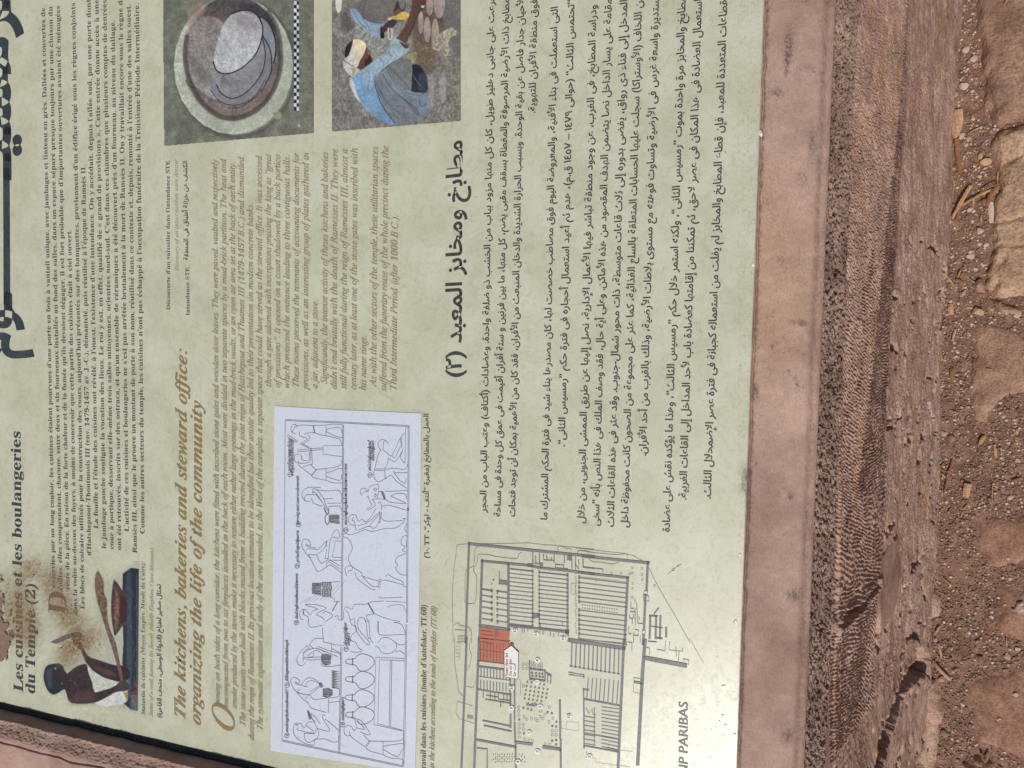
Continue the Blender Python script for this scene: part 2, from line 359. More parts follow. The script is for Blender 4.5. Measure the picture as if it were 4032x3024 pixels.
# front: the rough slab edge and the combed face below, one relief sheet each
zE = EDGE[2]
def strip_bounds(py):          # photo columns: slab edge end, comb end
    return np.interp(py, [0, 1008, 2016, 3024], [3387, 3322, 3297, 3272]), np.interp(py, [0, 500, 1008, 1512, 2016, 2500, 3024], [3575, 3560, 3530, 3488, 3468, 3442, 3410])
zS = wp(3332, 1512)[2]         # foot of the slab edge
xx = np.concatenate([np.linspace(LX0, -.42, 60)[:-1], np.linspace(-.42, .47, 1450), np.linspace(.47, LX1, 50)[1:]]); NX = len(xx)
# slab edge, slightly undercut
ss = np.linspace(0, 1, 150); A, S = np.meshgrid(xx, ss, indexing='ij')
z = zE - .003 + (zS - zE + .003) * S; y = YB + .001 + .003 * S
pit = fbm(A * 300, z * 420, 3); cell = fbm(A * 210, z * 330, 3)
dn = (pit - .5) * .006 - .0046 * sstep(.50, .62, cell) * (.5 + fbm(A * 9, z * 9, 3)) + (fbm(A * 18, z * 20, 3) - .5) * .004
dn = dn * sstep(0, .06, S); y = y - dn * 1.0
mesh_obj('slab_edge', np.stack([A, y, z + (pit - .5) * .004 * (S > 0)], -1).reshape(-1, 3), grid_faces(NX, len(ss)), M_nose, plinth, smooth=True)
# nose between rim and slab edge
ts = np.linspace(0, 1, 9); A, T_ = np.meshgrid(xx, ts, indexing='ij')
r0 = tp(0, VE + .0005, -.0064); ry = r0[1] + (YB + .001 - r0[1]) * T_ ** .7; rz = r0[2] + (zE - .003 - r0[2]) * T_ ** 1.5
mesh_obj('rim_nose', np.stack([A, ry - (fbm(A * 200, T_ * 3, 2) - .5) * .002 * T_ * (1 - T_) * 4, rz], -1).reshape(-1, 3), grid_faces(NX, len(ts)), M_mud, plinth, smooth=True)
# combed front face
NS = 560; zz = np.concatenate([[zS + .012], np.linspace(zS, -.02, NS - 1)]); A, z = np.meshgrid(xx, zz, indexing='ij')
y0 = YB + .010 - .014 * (zS - z) / zS
y0 = np.where(z > zS, YB + .03, y0)
px, py = proj(np.stack([A, y0, z], -1))
b1, b2 = strip_bounds(py); b3 = np.interp(py, [0, 1008, 2016, 3024], [3757, 3690, 3666, 3639])
comb = sstep(b1 - 14, b1 - 6, px) * (1 - sstep(b2 - 8, b2 + 14, px))
wob = (fbm(A * 22, z * 22, 3) - .5) * 46
# ridge direction: slants to the chevron line, then back
mid = b1 + (b2 - b1) * np.interp(py, [0, 1400, 1900, 2300, 3024], [.97, .72, .45, .88, .55])
dxr = px - mid
side = np.where(dxr < 0, 1.0, -1.0)
slope = np.interp(py, [0, 500, 1100, 1500, 2000, 2500, 3024], [2.4, 2.0, 1.4, 1.1, .8, -.8, -1.1])
ph = (py + wob - np.abs(dxr) * slope * np.where(dxr < 0, -1, -1) * 1.0)
per = np.interp(py, [0, 1200, 3024], [11.5, 12, 13.5])
rid = np.sin(ph / per * 2 * math.pi + (fbm(A * 70, z * 70, 3) - .5) * 6.5)
rid = np.where(rid > 0, rid, rid * .6) * (.1 + 1.5 * fbm(A * 110, z * 110, 2))
crumb = fbm(A * 330, z * 330, 3) - .5
crumb2 = fbm(A * 560, z * 420, 2) - .5
dn = comb * (rid * np.interp(py, [0, 1200, 1700], [.0021, .0019, .0013]) + crumb * .0026 + crumb2 * .0022)
low = sstep(b2 - 4, b2 + 16, px)
dn += low * ((fbm(A * 12, z * 34, 4) - .5) * .009 + (fbm(A * 60, z * 170, 3) - .5) * .0034 + crumb * .0018 * fbm(A * 20, z * 20, 2) * 2)
hol = fbm(A * 46 + 5, z * 46, 3); dn -= low * .012 * sstep(.66, .74, hol) * sstep(900, 1300, py)
dn += (fbm(A * 5, z * 6, 3) - .5) * .010
# foot: plaster flares out a little
dn += .012 * sstep(.07, .0, z) * fbm(A * 14, z * 10, 3)
# smooth plaster patch and broken lips
patch = Z9([(1255, 300), (1385, 130), (1400, 330), (1385, 560), (1350, 690), (1255, 800), (1245, 430)])
sm = inside(px, py, patch) * sstep(0, 8, pdist(px, py, patch)); dn = dn * (1 - sm * .93) + sm * .004
gro = [(Z9([(984, 722), (1030, 668), (1058, 640), (1080, 615), (1130, 590), (1180, 520), (1215, 480), (1245, 428), (1252, 480), (1190, 560), (1150, 625), (1085, 690), (1030, 760), (1000, 808)]), .026),
       (Z9([(1522, 862), (1545, 900), (1560, 985), (1558, 1090), (1548, 1040), (1490, 1110), (1445, 1165), (1400, 1235), (1372, 1320), (1330, 1470), (1290, 1580), (1262, 1700), (1195, 1700), (1240, 1540), (1262, 1440), (1320, 1290), (1372, 1170), (1440, 1060), (1500, 960)]), .032),
       (Z9([(1548, 440), (1560, 500), (1568, 580), (1548, 560), (1545, 480)]), .02),
       (Z8([(1675, 70), (1690, 90), (1692, 115), (1680, 110)]), .02), (Z8([(1370, 725), (1395, 690), (1400, 705), (1380, 765)]), .018),
       (Z8([(1320, 1105), (1365, 1095), (1430, 1010), (1425, 1030), (1370, 1110), (1325, 1130)]), .02),
       (Z8([(1450, 860), (1475, 870), (1480, 915), (1460, 900)]), .016), (Z8([(1575, 720), (1600, 725), (1598, 745), (1580, 745)]), .016), (Z8([(1595, 775), (1620, 778), (1615, 800), (1598, 795)]), .016),
       (Z7([(1590, 1600), (1610, 1590), (1640, 1560), (1665, 1600), (1660, 1659), (1630, 1640)]), .024), (Z7([(1462, 1560), (1480, 1515), (1492, 1560), (1485, 1600)]), .018), (Z7([(1530, 1540), (1552, 1535), (1556, 1565), (1535, 1570)]), .016),
       (Z8([(1365, 235), (1390, 225), (1405, 280), (1380, 290)]), .016), (Z8([(1600, 1010), (1625, 1060), (1640, 1200), (1628, 1160), (1608, 1080)]), .014)]
for i, (g, dep) in enumerate(gro):
    jx = px + (fbm(A * 120, z * 120, 3) - .5) * 14; jy = py + (fbm(A * 120 + 4, z * 120, 3) - .5) * 14
    d = pdist(jx, jy, g); ins = inside(jx, jy, g); dn = np.where(ins, -dep * sstep(-2, 7, d) + (fbm(A * 80, z * 80, 3) - .5) * .006, dn + .004 * np.exp(-(d / 14) ** 2) * (i < 2))
# pale lip along the top of the comb
lip = np.exp(-((px - b1 - 5) / 4) ** 2); dn += lip * (.0015 + .003 * fbm(A * 40, z * 0, 3)) * sstep(1100, 1900, py)
y = y0 - np.where(z > zS, 0, dn)
mesh_obj('front_face', np.stack([A, y, z], -1).reshape(-1, 3), grid_faces(NX, NS), M_wall, plinth, smooth=True)
# plain body behind the faces: sides and back
bk = tp(0, LY1, RH)
def quad(name, pts): return mesh_obj(name, pts, [(0, 1, 2, 3)], M_core, plinth)
for X_, nm in ((LX0, 'side_face'), (LX1, 'side_face')):
    e0 = np.array((X_, YB + .001, zE)); quad(nm, [(X_, YB + .004, -.02), (X_, bk[1], -.02), (X_, bk[1], bk[2]), (X_, YB + .004, zE)])
quad('back_face', [(LX0, bk[1], -.02), (LX1, bk[1], -.02), (LX1, bk[1], bk[2]), (LX0, bk[1], bk[2])])
# ------------------------------------------------------------------ the information panel
panel = empty('information_panel', PANEL)
tag(panel, 'large sloping olive-beige information panel printed in French, English and Arabic, set in the plinth', 'information panel')
LAY = .0004
def hom(P, h=LAY):
    P = np.asarray(P, float); q = fp(P[..., 0], P[..., 1]); return np.concatenate([q, np.full(q.shape[:-1] + (1,), h)], -1)
# base sheet
def panel_material():
    m, nt, b = new_mat('printed_panel', .36, .62); co = objco(nt)
    n1 = noise(nt, co, 16, 5, .62); n2 = noise(nt, co, 150, 5, .68, 1.2); n3 = noise(nt, co, 900, 2, .5); n4 = noise(nt, co, 62, 6, .74, 2.0)
    c = ramp(nt, n1, [(.3, lc((178, 179, 155))), (.5, lc((188, 190, 168))), (.72, lc((196, 199, 182)))])
    c = mixc(nt, c, ramp(nt, n4, [(.50, (1, 1, 1)), (.62, (.87, .86, .82)), (.75, (.78, .77, .72))]), .8, 'MULTIPLY')
    c = mixc(nt, c, ramp(nt, n2, [(.28, (.74, .73, .70)), (.42, (1, 1, 1)), (.66, (1, 1, 1)), (.78, (1.12, 1.12, 1.1))]), .75, 'MULTIPLY')
    c = mixc(nt, c, ramp(nt, n3, [(.3, (.92,) * 3), (.7, (1.07,) * 3)]), 1.0, 'MULTIPLY')
    nt.links.new(c, b.inputs['Base Color'])
    r = ramp(nt, n2, [(.3, (.44,) * 3), (.7, (.30,) * 3)]); nt.links.new(r, b.inputs['Roughness'])
    p = bump(nt, b, n2, .00012, .35); bump(nt, b, n3, .00004, .4, p)
    return m
M_panel = panel_material()
def box(name, u0, u1, v0, v1, h0, h1, mat, parent, seg=1):
    V_ = [(u0, v0, h0), (u1, v0, h0), (u1, v1, h0), (u0, v1, h0), (u0, v0, h1), (u1, v0, h1), (u1, v1, h1), (u0, v1, h1)]
    return mesh_obj(name, V_, [(0, 3, 2, 1), (4, 5, 6, 7), (0, 1, 5, 4), (1, 2, 6, 5), (2, 3, 7, 6), (3, 0, 4, 7)], mat, parent)
box('printed_sheet', UL, UR, VB + .0006, VT, -.006, 0, M_panel, panel)
M_glass_edge = ink('pale_sheet_edge', (205, 200, 180), .1, .3)
box('sheet_edge', UL, UR, VB + .0001, VB + .0005, -.006, .0004, M_glass_edge, panel)
# black edging strip along the left side, slightly rounded
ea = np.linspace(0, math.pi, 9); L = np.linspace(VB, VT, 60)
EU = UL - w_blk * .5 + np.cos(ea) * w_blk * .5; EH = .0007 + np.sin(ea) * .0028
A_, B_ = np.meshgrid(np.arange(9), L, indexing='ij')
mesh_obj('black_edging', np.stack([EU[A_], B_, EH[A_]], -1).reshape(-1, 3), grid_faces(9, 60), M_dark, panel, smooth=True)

class Ink:
    def __init__(s): s.V = []; s.F = []; s.n = 0
    def add(s, v, f):
        if len(v): s.V.append(np.asarray(v, float)); s.F.append(np.asarray(f, int) + s.n); s.n += len(v)
    def build(s, name, mat, parent=None, h=LAY):
        v = np.concatenate(s.V); v = np.concatenate([v, np.full((len(v), 1), h)], 1)
        return mesh_obj(name, v, np.concatenate(s.F), mat, parent or panel)
def line(inkb, s, p0, p1, size, st):
    """one line of type from p0 to p1 (panel coordinates); size = em in metres"""
    p0 = np.array(p0, float); p1 = np.array(p1, float); tk = tokens(s, st); load(sorted({(a, c) for a, c, _ in tk}))
    Lr = np.linalg.norm(p1 - p0); d = (p1 - p0) / Lr; e = np.array((-d[1], d[0]))
    adv = [GC[(a, c)][2] for a, c, _ in tk]; nat = sum(adv) * size; ns = sum(c == ' ' for _, c, _ in tk)
    k = Lr / nat; kk = np.clip(k, .80, 1.16) if ns else k
    extra = (Lr - nat * kk) / max(ns, 1) if ns else 0
    x = 0
    for (a, c, acc), w_ in zip(tk, adv):
        v, f, _ = GC[(a, c)]
        if len(v): inkb.add(p0 + (x + v[:, :1] * size * kk) * d + v[:, 1:] * size * e, f)
        if acc and acc in ACC:
            q = np.array(ACC[acc]) * 1.15; cx = w_ * .5; h0 = .56 if c.islower() else .78
            if st in 'iI': cx += .1
            q = q + (cx, h0); inkb.add(p0 + (x + q[:, :1] * size * kk) * d + q[:, 1:] * size * e, [(0, i, i + 1) for i in range(1, len(q) - 1)])
        if acc == ',':
            q = np.array([(-.03, .02), (.03, .02), (.06, -.08), (.0, -.17), (-.08, -.17), (.0, -.08)]) + (w_ * .5, 0)
            inkb.add(p0 + (x + q[:, :1] * size * kk) * d + q[:, 1:] * size * e, [(0, i, i + 1) for i in range(1, len(q) - 1)])
        x += w_ * size * kk + (extra if c == ' ' else 0)
def em(x, y, hpx, ratio):      # letter height in picture px at a place -> em size in metres
    a = fp(float(x), float(y)); b_ = fp(float(x - hpx), float(y)); return np.linalg.norm(a - b_) / ratio
CAPR, ALR = .70, .70
def uv(v, y):                  # point of constant v seen at picture row y
    lo, hi = -4000., 6000.
    for _ in range(50):
        m_ = (lo + hi) / 2
        if fp(m_, float(y))[1] > v: lo = m_
        else: hi = m_
    return fp(m_, float(y))
def block(name, mat, st, size, rows, va, vb, nn, rtl=False):
    """rows: (line number, text, start row, end row); line k sits between va (line 0) and vb (line nn)"""
    ib = Ink()
    for k, s, ya, yb in rows:
        v = va + (vb - va) * k / nn; a, b_ = uv(v, ya), uv(v, yb); line(ib, s, a, b_, size, st)
    return ib.build(name, mat)
I_dark = ink('faded_black_ink', (62, 66, 66), .28); I_gold = ink('olive_brown_ink', (138, 122, 88), .35)
I_gold2 = ink('bronze_ink', (132, 108, 62), .25); I_pale = ink('pale_ochre_ink', (166, 160, 128), .3); I_black = ink('black_ink', (44, 47, 50), .15)
I_navy = ink('blue_black_ink', (44, 52, 62), .12); I_grey = ink('grey_ink', (92, 94, 98), .25)

# French text
F_rows = [(0, "esservies par un long couloir, les cuisines étaient pourvues d'une porte en bois à vantail unique, avec jambages et linteau en grès. Dallées et couvertes de", 2314, 30),
 (1, "voûtes, elles comprenaient, chacune, entre deux et six fourneaux installés au fond des salles, dans un espace séparé presque toujours par une cloison du", 2327, 24),
 (2, "reste de la pièce. En raison de la forte chaleur et de la fumée qu'ils devaient dégager, il est fort probable que d'importantes ouvertures avaient été ménagées", 2323, 21),
 (3, "dans la voûte au-dessus des foyers, à moins de concevoir que cette partie des cuisines était à ciel ouvert.", 2425, 904),
 (4, "Les blocs de calcaire utilisés pour la construction des cours, aujourd'hui présentés sur des banquettes, proviennent d'un édifice érigé sous les règnes conjoints", 2400, 9),
 (5, "d'Hatshepsout-Thoutmosis III (env. 1479-1457 av. J.-C.), démantelé, puis réutilisé à l'époque de Ramsès II.", 2189, 650),
 (6, "La fouille et l'étude des cuisines ont révélé, à l'ouest, l'existence d'une intendance. On y accédait, depuis l'allée sud, par une porte dont", 2083, -4),
 (7, "le jambage gauche souligne la vocation des lieux. Le roi y est, en effet, qualifié de « grand de provisions », Cette entrée donne accès à une", 2162, -3),
 (8, "cour à portique, desservant elle-même trois salles mitoyennes, orientées nord-sud. C'est dans ces chambres que plusieurs comptes de denrées", 2164, -2),
 (9, "ont été retrouvés, inscrits sur des ostraca, et qu'un ensemble de céramiques a été découvert près d'un fourneau, au niveau du dallage.", 2168, 79),
 (10, "L'activité de ces cuisines et boulangeries ne s'est pas arrêtée brutalement à la mort de Ramsès II. On y travaillait encore sous le règne de", 2095, -16),
 (11, "Ramsès III, ainsi que le prouve un montant de porte à son nom, réutilisé dans ce contexte et, depuis, remonté à l'entrée d'une des salles ouest.", 2179, 15),
 (12, "Comme les autres secteurs du temple, les cuisines n'ont pas échappé à l'occupation funéraire de la Troisième Période Intermédiaire.", 2104, 12)]
va, vb = V(320 / 1.6458, 1000), V(918 / 1.6458, 1000)
block('french_paragraph', I_dark, 'r', em(360, 1000, 17.5, CAPR), F_rows, va, vb, 12)
ib = Ink(); s1 = em(91, 2700, 37, CAPR)
line(ib, "Les cuisines et les boulangeries", fp(91., 2727.), fp(81., 1697.), s1, 'b')
line(ib, "du Temple (2)", fp(138., 2735.), fp(139., 2298.), s1, 'b'); ib.build('french_heading', I_navy)
ib = Ink(); line(ib, "D", fp(263., 2428.), fp(262., 2330.), em(263, 2380, 73, CAPR), 'r'); ib.build('drop_capital', I_dark)
# English text
ib = Ink(); s2 = em(731, 2800, 44, CAPR)
line(ib, "The kitchens, bakeries and steward office:", fp(730., 2838.), fp(737., 1382.), s2, 'I')
line(ib, "organizing the life of the community", fp(791., 2858.), fp(796., 1580.), s2, 'I'); ib.build('english_heading', I_gold2)
E_rows = [(0, "pening on both sides of a long corridor, the kitchens were fitted with inscribed stone gates and wooden door leaves. They were paved, vaulted and respectively", 2778, 629),
 (1, "encompassed from two to six fireplaces installed in the back of each room. Most were divided in two separate spaces by a mud-brick partition. The heat and", 2785, 626),
 (2, "smoke produced by the stoves make it necessary to restore either rather large openings in the mud-brick vaults, or an open air area set at the back of each entity.", 2792, 638),
 (3, "The stone courts were built with blocks reused from a building erected during the joint reign of Hatshepsut and Thutmes III (1479-1457 B.C.) and dismantled", 2861, 618),
 (4, "during the reign of Ramesses II. Its previous location remains to be identified but their artistic quality led to their presentation on modern concrete banks.", 2917, 799),
 (5, "The systematic exploration and study of the area revealed, to the West of the complex, a separate space that could have served as the steward office. It was accessed", 2877, 614),
 (6, "through a gate adorned with inscriptions praising the king as “great", 1524, 608), (7, "of provisions”. It opened on a court shadowed by a back portico", 1527, 608),
 (8, "which protected the entrance leading to three contiguous halls.", 1530, 611), (9, "These rooms preserved the remnants of accounting documents for", 1527, 604),
 (10, "provisions, as well as an interesting group of plates gathered in", 1533, 601), (11, "a jar, adjacent to a stove.", 1530, 1181),
 (12, "Significantly, the intense activity of theses kitchens and bakeries", 1512, 598), (13, "didn't end brutally with the death of Ramesses II. They were", 1533, 586),
 (14, "still fully functional during the reign of Ramesses III, almost a", 1533, 586), (15, "century later, as at least one of the stone gates was inscribed with", 1536, 583),
 (16, "his name rings.", 1539, 1321), (17, "As with the other sectors of the temple, these utilitarian spaces", 1521, 577),
 (18, "suffered from the funerary reuse of the whole precinct during the", 1541, 574), (19, "Third Intermediate Period (after 1000 B.C.).", 1539, 848)]
block('english_paragraph', I_gold, 'i', em(900, 1000, 22.5, CAPR), E_rows, V(858, 1100), V(1565, 1100), 19)
ib = Ink(); line(ib, "O", fp(923., 2890.), fp(923., 2786.), em(923, 2840, 86, CAPR), 'i'); ib.build('drop_capital', I_gold2)
# captions
def cap(name, s, x0, y0, x1, y1, hpx, st, mat, rt=CAPR):
    ib = Ink(); line(ib, s, fp(float(x0), float(y0)), fp(float(x1), float(y1)), em((x0 + x1) / 2, (y0 + y1) / 2, hpx, rt), st); return ib.build(name, mat)
cap('caption', "Statuette de cuisinier (Moyen Empire, Musée du Caire)", 571, 2816, 570, 2218, 15, 'r', I_dark)
cap('caption', "Statue of a cook fanning his hearth (Middle Kingdom, Cairo Museum).", 602, 2825, 605, 2157, 15, 'i', I_pale)
cap('caption', "تمثال صغير لطباخ (الدولة الوسطى، متحف القاهرة)", 637, 2828, 634, 2301, 17, 'a', I_dark, ALR)
cap('caption', "Découverte d'un vaisselier dans l'intendance STE", 670, 1221, 668, 632, 15, 'r', I_dark)
cap('caption', "Discovery of an intact earthen ware dresser", 704, 1067, 700, 629, 15, 'i', I_pale)
cap('caption', "الكشف عن خزانة أطباق فى المنطقة", 741, 1025, 737, 632, 17, 'a', I_dark, ALR)
cap('caption', "Intendance STE", 747, 1243, 745, 1052, 15, 'r', I_dark)
cap('caption', "Travail dans les cuisines (tombe d'Antefoker, TT.60)", 1677, 3046, 1680, 2382, 22, 'r', I_dark)
cap('caption', "Travail in the kitchens according to the tomb of Intefiker (TT.60)"[11:] if False else "Work in the kitchens according to the tomb of Intefiker (TT.60)", 1709, 3092, 1719, 2391, 21, 'i', I_gold)
cap('caption', "العمل بالمطابخ (مقبرة ”أنتف - اوكر“، TT .٦٠)", 1690, 2200, 1687, 1628, 19, 'a', I_dark, ALR)
# Arabic text
A_rows = [(0, "تفرعت على جانبى دهليز طويل، كان كل منها مزود بباب من الخشب ذو ضلفة واحدة. وعضادات (أكتاف) وعتب الباب من الحجر", 2018, -30),
 (1, "مطابخ ذات الأرضية المرصوفة والمغطاة بسقف مقبى يضم، كل منها، ما بين فرنين و ستة أفران أقيمت فى عمق كل وحدة فى مساحة", 2036, -8),
 (2, "الأحيان جدار فاصل عن بقية الوحدة. وبسبب الحرارة الشديدة والدخان المنبعث من الأفران، فقد كان من الأهمية بمكان أن توجد فتحات", 2036, -14),
 (3, "فوق منطقة الأفران للتهوية.", 447, -4),
 (5, "التى استعملت فى بناء الأفنية، والمعروضة اليوم فوق مصاطب خصصت لها، كان مصدرها بناء شيد فى فترة الحكم المشترك ما", 2050, 24),
 (6, "“تحتمس الثالث“ (حوالى ١٤٧٩ – ١٤٥٧ ق.م)، هدم ثم أعيد استعمال أحجاره فى فترة حكم ”رمسيس الثانى“.", 1760, -4),
 (7, "ودراسة المطابخ، فى الغرب، عن وجود منطقة تباشر فيها الأعمال الإدارية، نصل إليها عن طريق الممشى الجنوبى، من خلال", 2062, 18),
 (8, "مقامة على يسار الداخل نصا يتضمن الهدف المقصود من هذه الأماكن. وعلى أية حال، فقد وصف الملك فى هذا النص بأنه ”سخى", 2072, -6),
 (9, "المدخل إلى فناء ذى رواق، يفضى بدوره إلى ثلاث قاعات متوسطة، ذات محور شمال-جنوب. وقد عثر فى هذه القاعات الثلاث", 2076, -4),
 (10, "من اللخاف (الأوستراكا) سجلت عليها الحسابات المتعلقة بالسلع الغذائية، كما عثر على مجموعة من الصحون كانت محفوظة داخل", 2078, -22),
 (11, "مستديرة واسعة غرس فى الأرضية وتساوت فوهته مع مستوى بلاطات الأرضية، وذلك بالقرب من أحد الأفران.", 1797, -34),
 (12, "مطابخ والمخابز مرة واحدة بموت ”رمسيس الثانى“، ولكنه استمر خلال حكم ”رمسيس الثالث“، وهذا ما يؤكده نقش على عضادة", 2096, -16),
 (13, "استعمال العضادة فى هذا المكان فى عصر لاحق، ثم تمكننا من إقامتها كعضادة باب لأحد المداخل إلى القاعات الغربية.", 1970, -6),
 (14, "لقطاعات المتعددة للمعبد، فإن قطاع المطابخ والمخابز لم يفلت من استعماله كجبانة فى فترة عصر الإضمحلال الثالث.", 1966, -14)]
AX = {0: 1930, 1: 1988, 2: 2046, 3: 2097, 5: 2176, 6: 2240, 7: 2325, 8: 2384, 9: 2444, 10: 2501, 11: 2566, 12: 2669}
ib = Ink(); sa = em(2400, 1000, 28.5, ALR)
for k, s_, yl, yr in A_rows:
    v = V(AX[k], 1010) if k in AX else V(*{13: (2734, 950), 14: (2832, 950)}[k])
    line(ib, s_, uv(v, yl), uv(v, yr), sa, 'a')
ib.build('arabic_paragraph', I_black)
ib = Ink(); line(ib, "مطابخ ومخابز المعبد (٢)", fp(1816., 1490.), fp(1820., 549.), em(1820, 1000, 61, ALR), 'A'); ib.build('arabic_heading', I_black)
ib = Ink(); sb = em(60, 800, 150, ALR); 
line(ib, "الرمسي\u0640", fp(37., 700.), fp(33., -120.), sb, 'B'); line(ib, "\u0640و", fp(40., 1300.), fp(40., 1165.), sb, 'B'); line(ib, "م", fp(42., 1408.), fp(42., 1310.), sb, 'B')
q = fp(np.array([38., 13, 15, 41]), np.array([660., 660, 1200, 1200])); ib.add(q, [(0, 1, 2, 3)][0:0] or [(0, 1, 2), (0, 2, 3)])
ib.build('arabic_title', I_navy)
cap('sponsor_name', "BNP PARIBAS", 2240 + 880 / 1.8896 + 2, 3024 + 62, 2240 + 885 / 1.8896, 2520 + 462 / 1.8896, 36, 's', I_grey, .70)
# ------------------------------------------------------------------ strokes drawn on the panel
def smoothp(p, n=4):
    p = [np.array(q, float) for q in p]; o = []
    for i in range(len(p) - 1):
        a = p[max(i - 1, 0)]; b = p[i]; c = p[i + 1]; d = p[min(i + 2, len(p) - 1)]
        for t in np.arange(n) / n: o.append(.5 * (2 * b + (c - a) * t + (2 * a - 5 * b + 4 * c - d) * t * t + (3 * b - a - 3 * c + d) * t ** 3))
    return o + [p[-1]]
def stroke(ib, pts, w, sm=False, closed=False):
    if closed: pts = list(pts) + [pts[0]]
    p = np.array(smoothp(pts) if sm else pts, float); d = np.diff(p, axis=0); L_ = np.hypot(*d.T) + 1e-9; d = d / L_[:, None]
    nrm = np.stack([-d[:, 1], d[:, 0]], 1); nv = np.concatenate([nrm[:1], nrm[:-1] + nrm[1:], nrm[-1:]]); nv /= (np.linalg.norm(nv, axis=1, keepdims=True) + 1e-6)
    p[0] -= d[0] * w * .3 * (not closed); p[-1] += d[-1] * w * .3 * (not closed)
    k = len(p); v = np.concatenate([p + nv * w / 2, p - nv * w / 2]); f = [t for i in range(k - 1) for t in ((i, i + k, i + k + 1), (i, i + k + 1, i + 1))]
    ib.add(fp(v[:, 0], v[:, 1]), f)
def poly(ib, pts):
    p = np.array(pts, float); c = p.mean(0); p = np.vstack([c, p]); n = len(pts)
    ib.add(fp(p[:, 0], p[:, 1]), [(0, i, i % n + 1) for i in range(1, n + 1)])
def disc(ib, x, y, r, n=14): poly(ib, [(x + r * math.cos(2 * math.pi * k / n), y + r * math.sin(2 * math.pi * k / n)) for k in range(n)])
def ring(ib, x, y, r, w, n=14): stroke(ib, [(x + r * math.cos(2 * math.pi * k / n), y + r * math.sin(2 * math.pi * k / n)) for k in range(n)], w, closed=True)
Z6 = M2(1.6458, 1344, 2016); MA = M2(3.687, 1740, 2080); MB = M2(3.687, 2240, 2080); MC = M2(1.889, 1740, 2520); MD = M2(1.8896, 2240, 2520)
I_wall = ink('slate_print', (102, 104, 110), .3); I_fill = ink('pale_corridor_print', (194, 196, 178), .2); I_red = ink('brick_red_print', (172, 92, 68), .18)
I_thin = ink('thin_grey_print', (128, 128, 116), .25); I_white = ink('white_print', (222, 224, 222), .1); I_crim = ink('crimson_print', (140, 38, 48), .1)
mp = Ink(); mp.add(fp(np.array([1736., 1736, 1737]), np.array([2070., 2071, 2070])), [(0, 1, 2)])
loc = None
for z, p in ((MA, [(985, 590), (1330, 625), (1300, 1410), (985, 1380)]), (MA, [(1410, 640), (1835, 685), (1840, 1490), (1410, 1440)]), (MB, [(140, 700), (850, 780), (800, 1659), (140, 1600)]),
             (MD, [(10, 20), (410, 70), (385, 480), (120, 430), (10, 200)]), (MA, [(590, 885), (735, 905), (735, 1330), (575, 1310)]), (MA, [(780, 910), (945, 935), (945, 1360), (780, 1340)]),
             (MC, [(280, 195), (505, 225), (505, 395), (280, 362)]), (MD, [(120, 440), (370, 490), (365, 800), (115, 780)])):
    fl = Ink(); poly(fl, z(p)); q_ = fl.build('map_block' if loc else 'location_map', I_fill, loc, h=LAY); loc = loc or q_
W = lambda z, pts, w, **k: stroke(mp, z(pts), w, **k)
W(MA, [(395, 226), (1000, 288), (1840, 375), (2212, 412)], 10.5); W(MB, [(200, 406), (1165, 505)], 10.5); W(MA, [(395, 210), (345, 1659)], 8); W(MC, [(185, -20), (145, 960)], 8)
W(MB, [(1145, 490), (1128, 905)], 9.5); W(MB, [(1112, 965), (1090, 1470)], 9.5); W(MB, [(1085, 1560), (1075, 1680)], 10); W(MD, [(567, 0), (548, 240), (512, 925)], 14)
W(MA, [(575, 475), (960, 512), (1260, 540), (1420, 575), (1840, 618), (2212, 664)], 9.5); W(MB, [(130, 640), (865, 720)], 9.5); W(MA, [(585, 465), (545, 1659)], 9); W(MC, [(277, -20), (240, 960)], 9)
W(MB, [(855, 715), (808, 1680)], 10); W(MD, [(410, 0), (384, 560), (366, 960)], 11); W(MA, [(966, 515), (966, 1475)], 9); W(MA, [(545, 1410), (985, 1470)], 9.5); W(MC, [(508, 230), (508, 480)], 4)
for k in range(14): y = 590 + k * 61; W(MA, [(985, y), (1325, y + 36)], 4.2); W(MA, [(1318, y + 18), (1318, y + 50)], 6)
for k in range(14): y = 640 + k * 61.5; W(MA, [(1415, y), (1835, y + 44)], 4.2); W(MA, [(1415, y - 16), (1415, y + 16)], 6.5); W(MA, [(1825, y + 24), (1825, y + 60)], 8)
for y in (715, 785, 855, 925, 995, 1060, 1185, 1260, 1330, 1395, 1460, 1530, 1600): W(MB, [(145, y), (835, y + 84)], 4.6); W(MB, [(150, y - 18), (150, y + 18)], 8)
for k in range(15):
    disc(mp, *MB([(200 + k * 35.5, 1110 + k * 4.6)])[0], 2.8, 7); disc(mp, *MB([(200 + k * 35.5, 1155 + k * 5)])[0], 2.8, 7)
for k in range(6): y = 885 + k * 85; W(MA, [(590, y), (735, y + 24)], 5.5); W(MA, [(722, y + 4), (722, y + 40)], 6); y = 910 + k * 86; W(MA, [(795, y), (945, y + 24)], 5); W(MA, [(808, y - 4), (808, y + 40)], 6)
poly(mp, MA([(832, 745), (945, 760), (945, 826), (828, 810)])); W(MA, [(834, 630), (834, 812)], 3.2); disc(mp, *MA([(750, 750)])[0], 3.5); ring(mp, *MA([(722, 805)])[0], 3, 1)
poly(mp, MA([(1300, 1225), (1345, 1235), (1425, 1232), (1425, 1295), (1380, 1300), (1300, 1318), (1320, 1270)])); poly(mp, MA([(1820, 375), (1885, 385), (1880, 470), (1818, 462)])); poly(mp, MA([(1418, 500), (1470, 505), (1468, 572), (1415, 566)])); poly(mp, MA([(1245, 510), (1315, 515), (1312, 562), (1245, 555)]))
